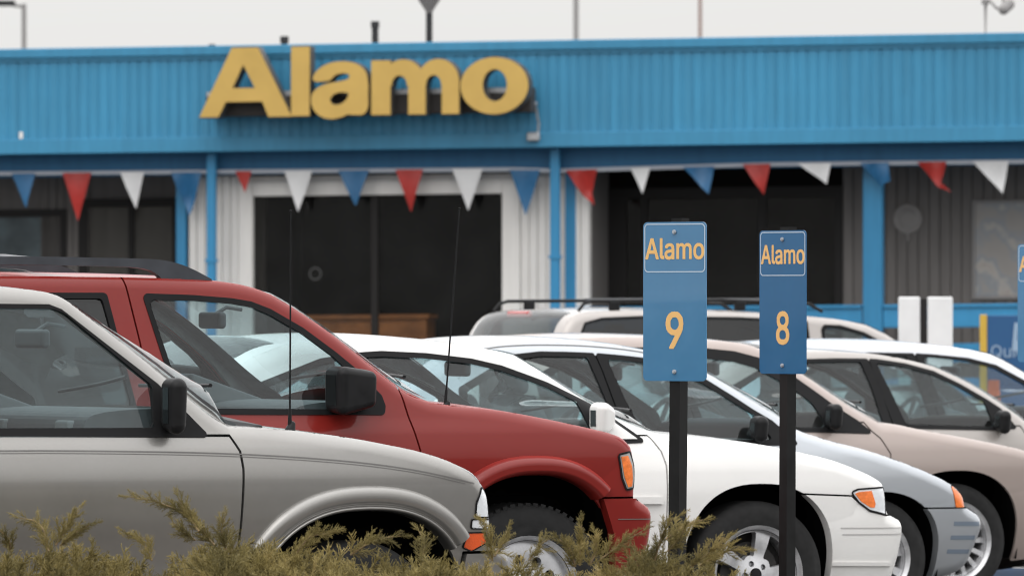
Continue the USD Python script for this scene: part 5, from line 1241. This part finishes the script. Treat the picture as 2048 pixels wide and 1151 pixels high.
def stall_sign(label, X, Y, turn, number, mat, lean=0.0, post_turn=None):
    s = thing('stall_sign', label, 'parking sign', (X, Y, 0), turn, 'numbered stall signs along the parking row')
    W2, z0, z1 = .1525, 1.268, 1.880
    plate = sbox(-W2, z0, W2, z1).buffer(-.02).buffer(.02)
    pl = put(s, 'plate', extrude(plate, -.0015, .0015), mat)
    fr = sbox(-W2 + .006, 1.686, W2 - .006, z1 - .006).buffer(-.018).buffer(.018)
    put(pl, 'border_print', extrude(fr.difference(fr.buffer(-.0045)), -.0022, -.0016), 'plate_line')
    put(pl, 'lettering', [xform(flat_text('Alamo', -.142, .142, 1.735, 1.818), T(0, -.0016, 0))], 'plate_text')
    if number:
        put(pl, 'number', [xform(flat_text(number, -.043, .043, 1.392, 1.537, bold=True), T(0, -.0016, 0))], 'plate_text')
    for z in (1.842, 1.304):
        put(pl, 'bolt', [tube([(0, -.008, z), (0, -.0017, z)], .0085, 8), tube([(0, -.0117, z), (0, -.008, z)], .005, 6)], 'bolt')
    post = [bx(-.025, .025, .004, .054, -.3, 1.895)]
    m = np.eye(4); m[0, 2] = lean; m[0, 3] = -lean * 1.55
    pt = put(s, 'post', [xform(p, m) for p in post], 'post_black')
    holes = [bx(-.0255, -.02495, .024, .034, z, z + .01) for z in np.arange(.35, 1.2, .30)]
    put(pt, 'bolt_hole', [xform(p, m) for p in holes], 'black')
    return s
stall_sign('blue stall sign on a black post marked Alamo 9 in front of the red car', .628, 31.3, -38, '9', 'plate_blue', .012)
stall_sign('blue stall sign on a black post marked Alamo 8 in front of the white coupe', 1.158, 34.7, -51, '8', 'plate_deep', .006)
stall_sign('blue stall sign on a black post cut off by the right edge of the photo', 2.745, 42.2, -44, None, 'plate_blue', .0)

# ------------------------------------------------------------------ juniper bushes
def foliage(name, a, b, c, rough=0.65):
    return M(name, {'g': ('geometry', {}), 'tc': ('texture_coordinate', {}), 'n': ('noise_texture', {'scale': 5.0, 'detail': 5.0}), 'ad': ('math', {'math_type': 'multiply_add', 'value2': 0.55}),
        'r': ('rgb_ramp', {'ramp': [(0.25, a), (0.6, b), (0.95, c)]}), 'p': ('principled_bsdf', {'roughness': rough, 'specular_ior_level': 0.3}), 't': ('translucent_bsdf', {}), 'm': ('mix_closure', {'fac': 0.18})},
        [('tc.object', 'n.vector'), ('g.random_per_island', 'ad.value1'), ('n.fac', 'ad.value3'), ('ad.value', 'r.fac'), ('r.color', 'p.base_color'), ('r.color', 't.color'), ('p.BSDF', 'm.closure1'), ('t.BSDF', 'm.closure2')], surface='m.closure')
MAT['juniper'] = foliage('juniper_foliage', (0.055, 0.05, 0.018), (0.27, 0.215, 0.078), (0.62, 0.46, 0.21))
MAT['juniper_stem'] = principled('juniper_stem', (0.20, 0.14, 0.07), 0.85, noise=(30, 0.4))
JR = np.random.default_rng(11)
def spray_template(seed):
    """a feathery juniper spray of unit length along +x"""
    g = np.random.default_rng(seed)
    segs = []                                                    # (points, radii)
    n = 7
    ax = np.zeros((n, 3)); ax[:, 0] = np.linspace(0, 1, n)
    ax[:, 1:] = np.cumsum(g.normal(0, 0.03, (n, 2)), 0); ax[:, 2] += 0.10 * ax[:, 0] ** 2
    segs.append((ax, np.linspace(0.022, 0.010, n)))
    k = 17
    for q_ in range(k):
        t = 0.08 + 0.90 * q_ / k + g.uniform(-.02, .02)
        base = np.array([np.interp(t, ax[:, 0], ax[:, i]) for i in range(3)])
        roll = (q_ % 2) * math.pi + g.normal(0, 0.75)
        out = np.array([0, math.cos(roll), math.sin(roll)])
        ang = math.radians(g.uniform(24, 50))
        d = np.array([math.cos(ang), 0, 0]) + out * math.sin(ang)
        L = (0.42 * (1 - 0.55 * t) + 0.05) * g.uniform(.6, 1.25)
        p1 = base + d * L * .5 + np.array([.02, 0, .0]); p2 = base + d * L + np.array([.10 * L, 0, .06 * L])
        pts = np.array([base, p1, p2])
        segs.append((pts, np.array([.015, .014, .006])))
        for m_ in range(int(3 + L * 9)):
            u = g.uniform(.15, .95)
            b2 = base + (p2 - base) * u
            r2 = g.uniform(0, 2 * math.pi)
            o2 = np.cross(d, [math.cos(r2), math.sin(r2), .3]); o2 /= np.linalg.norm(o2) + 1e-9
            d2 = d * math.cos(.62) + o2 * math.sin(.62)
            l2 = g.uniform(.05, .12)
            segs.append((np.array([b2, b2 + d2 * l2]), np.array([.013, .005])))
    for m_ in range(34):
        u = g.uniform(.1, 1); b2 = np.array([np.interp(u, ax[:, 0], ax[:, i]) for i in range(3)])
        r2 = g.uniform(0, 2 * math.pi); d2 = np.array([.75, .6 * math.cos(r2), .6 * math.sin(r2)])
        segs.append((np.array([b2, b2 + d2 * g.uniform(.06, .15)]), np.array([.014, .004])))
    V, F, N, at = [], [], [], 0
    for p, r in segs:
        if len(p) == 2:                                          # a needle tuft: one narrow blade
            d = p[1] - p[0]
            sd = np.cross(d, g.normal(0, 1, 3)); sd /= np.linalg.norm(sd) + 1e-9
            nn = np.cross(sd, d); nn /= np.linalg.norm(nn) + 1e-9
            v = np.array([p[0] - sd * r[0] * .8, p[0] + sd * r[0] * .8, p[1] + sd * r[1], p[1] - sd * r[1]])
            f, n = np.array([[0, 1, 2], [0, 2, 3]]), np.tile(nn, (4, 1))
        else:
            v, f, n = tube(p, r, 3, cap=False)
        V.append(v); F.append(f + at); N.append(n); at += len(v)
    return np.vstack(V), np.vstack(F), np.vstack(N)
TEMPL = [spray_template(s) for s in range(8)]
def place_spray(pos, direction, length, roll, tmpl):
    x = np.asarray(direction, float); x /= np.linalg.norm(x)
    ref = np.array([0, 0, 1.0]) if abs(x[2]) < .95 else np.array([1.0, 0, 0])
    y = np.cross(ref, x); y /= np.linalg.norm(y); z = np.cross(x, y)
    y, z = y * math.cos(roll) + z * math.sin(roll), z * math.cos(roll) - y * math.sin(roll)
    v, f, n = TEMPL[tmpl]
    return pos + length * (v[:, :1] * x + v[:, 1:2] * y + v[:, 2:] * z), f, n[:, :1] * x + n[:, 1:2] * y + n[:, 2:] * z

TOPLINE = np.array([(-2.6, .70), (-2.2, .70), (-1.765, .695), (-1.662, .71), (-1.558, .73), (-1.42, .70), (-1.317, .63), (-1.214, .63), (-1.110, .715), (-1.024, .755), (-.938, .745), (-.834, .715), (-.731, .70), (-.593, .68), (-.455, .665), (-.334, .675), (-.214, .655), (-.110, .645), (.045, .63), (.166, .62), (.269, .645), (.390, .66), (.510, .675), (.614, .655), (.717, .65), (.803, .59), (.90, .50), (.98, .3)])
HERO = [[(-1.024, .731), (-1.102, .817), (-1.162, .860), (-1.231, .886), (-1.314, .900)], [(-1.076, .783), (-1.124, .852), (-1.148, .895)], [(-1.593, .714), (-1.610, .783), (-1.636, .817), (-1.696, .826)], [(-1.576, .731), (-1.533, .800), (-1.498, .852)], [(-1.558, .731), (-1.507, .774), (-1.455, .804)],
 [(-.989, .714), (-1.007, .783), (-.995, .826)], [(-1.093, .748), (-1.162, .791), (-1.171, .809)], [(-.559, .697), (-.472, .752), (-.386, .762)], [(-.309, .679), (-.300, .748), (-.321, .779)], [(-.067, .679), (-.084, .783), (-.110, .817)], [(-.059, .697), (-.024, .757), (-.016, .783)],
 [(.217, .662), (.200, .723), (.162, .757)], [(.234, .662), (.234, .748), (.240, .804)], [(.303, .679), (.372, .731), (.450, .779)], [(.269, .662), (.295, .714), (.286, .769)], [(.493, .679), (.519, .766), (.545, .817), (.571, .831)], [(.528, .757), (.597, .805), (.657, .821)], [(.536, .714), (.579, .766), (.588, .791)],
 [(.614, .662), (.683, .714), (.734, .762)], [(.648, .662), (.734, .714), (.803, .714)], [(-1.731, .697), (-1.739, .757), (-1.790, .80)], [(-.75, .70), (-.70, .76), (-.62, .775)], [(-1.24, .68), (-1.27, .74), (-1.33, .765)], [(.06, .68), (.10, .735), (.13, .75)]]
SHRUBS = [(-2.7, -1.36, 'sprawling juniper bush at the left edge below the silver car door'), (-1.36, -.86, 'tall juniper bush with a long arching spray left of the silver car wheel'), (-.86, -.26, 'juniper bush hiding the bottom of the silver car front wheel'), (-.26, .20, 'low juniper bush below the nose of the silver car'), (.20, .50, 'juniper bush in front of the red car bumper'), (.50, 1.1, 'juniper bush around the foot of the sign marked 9')]
for n_, (xa, xb, lab) in enumerate(SHRUBS):
    V, F, NN, at = [], [], [], 0
    stems = []
    area = xb - xa
    cx = (xa + xb) / 2
    count = int(1050 * area) + 120
    for q_ in range(count):
        X = JR.uniform(xa - .04, xb + .04)
        yc = 28.15 + .12 * math.sin(X * 3)
        y = yc + JR.uniform(-.75, .62)
        top = np.interp(X, TOPLINE[:, 0], TOPLINE[:, 1]) + .10 * (meshkit.noise(np.array([X * 4.1, y * 4.1, 3.0]), 5) - .5)
        top -= .30 * ((y - yc) / .8) ** 2
        L = JR.uniform(.06, .135)
        z = top - L * .55 - abs(JR.normal(0, .07)) - (0.16 if JR.uniform() < .25 else 0)
        d = np.array([(X - cx) * .9 + JR.normal(0, .55), JR.normal(-.25, .5), JR.uniform(.15, 1.0)])
        v, f, nv = place_spray(np.array([X, y, z]), d, L, JR.uniform(0, 6.28), int(JR.integers(8)))
        V.append(v); F.append(f + at); NN.append(nv); at += len(v)
    for hero in HERO:
        if not (xa <= hero[0][0] < xb):
            continue
        hp = resample(np.array(hero), .028)
        y0 = 28.0 + JR.uniform(-.12, .1)
        ys = y0 + np.linspace(0, JR.uniform(-.08, .08), len(hp))
        pts = np.column_stack([hp[:, 0], ys, hp[:, 1]])
        stems.append(tube(pts, np.linspace(.0038, .0015, len(pts)), 5))
        for e in range(len(pts)):
            dirv = pts[min(e + 1, len(pts) - 1)] - pts[max(e - 1, 0)]
            dirv = dirv / np.linalg.norm(dirv)
            tip = e / max(1, len(pts) - 1)
            for _ in range(4 if tip < .7 else 2):
                dd = dirv + JR.normal(0, .42 if tip < .95 else .12, 3)
                v, f, nv = place_spray(pts[e], dd, JR.uniform(.04, .075) * (1.1 - .45 * tip), JR.uniform(0, 6.28), int(JR.integers(8)))
                V.append(v); F.append(f + at); NN.append(nv); at += len(v)
    for q_ in range(14):
        X = cx + JR.uniform(-.1, .1); e = JR.uniform(xa, xb)
        stems.append(tube([(X, 28.15, .1), ((X + e) / 2, 28.15 + JR.uniform(-.2, .2), .35), (e, 28.15 + JR.uniform(-.5, .5), .58)], [.016, .011, .005], 6))
    sh = thing('juniper_bush', lab, 'bush', (0, 0, 0), 0, 'juniper bushes in the planting bed')
    fp = put(sh, 'foliage', [(np.vstack(V), np.vstack(F), np.vstack(NN))], 'juniper')
    stage.GetPrimAtPath(fp).SetCustomDataByKey('kind', 'stuff')
    put(sh, 'stem', stems, 'juniper_stem')
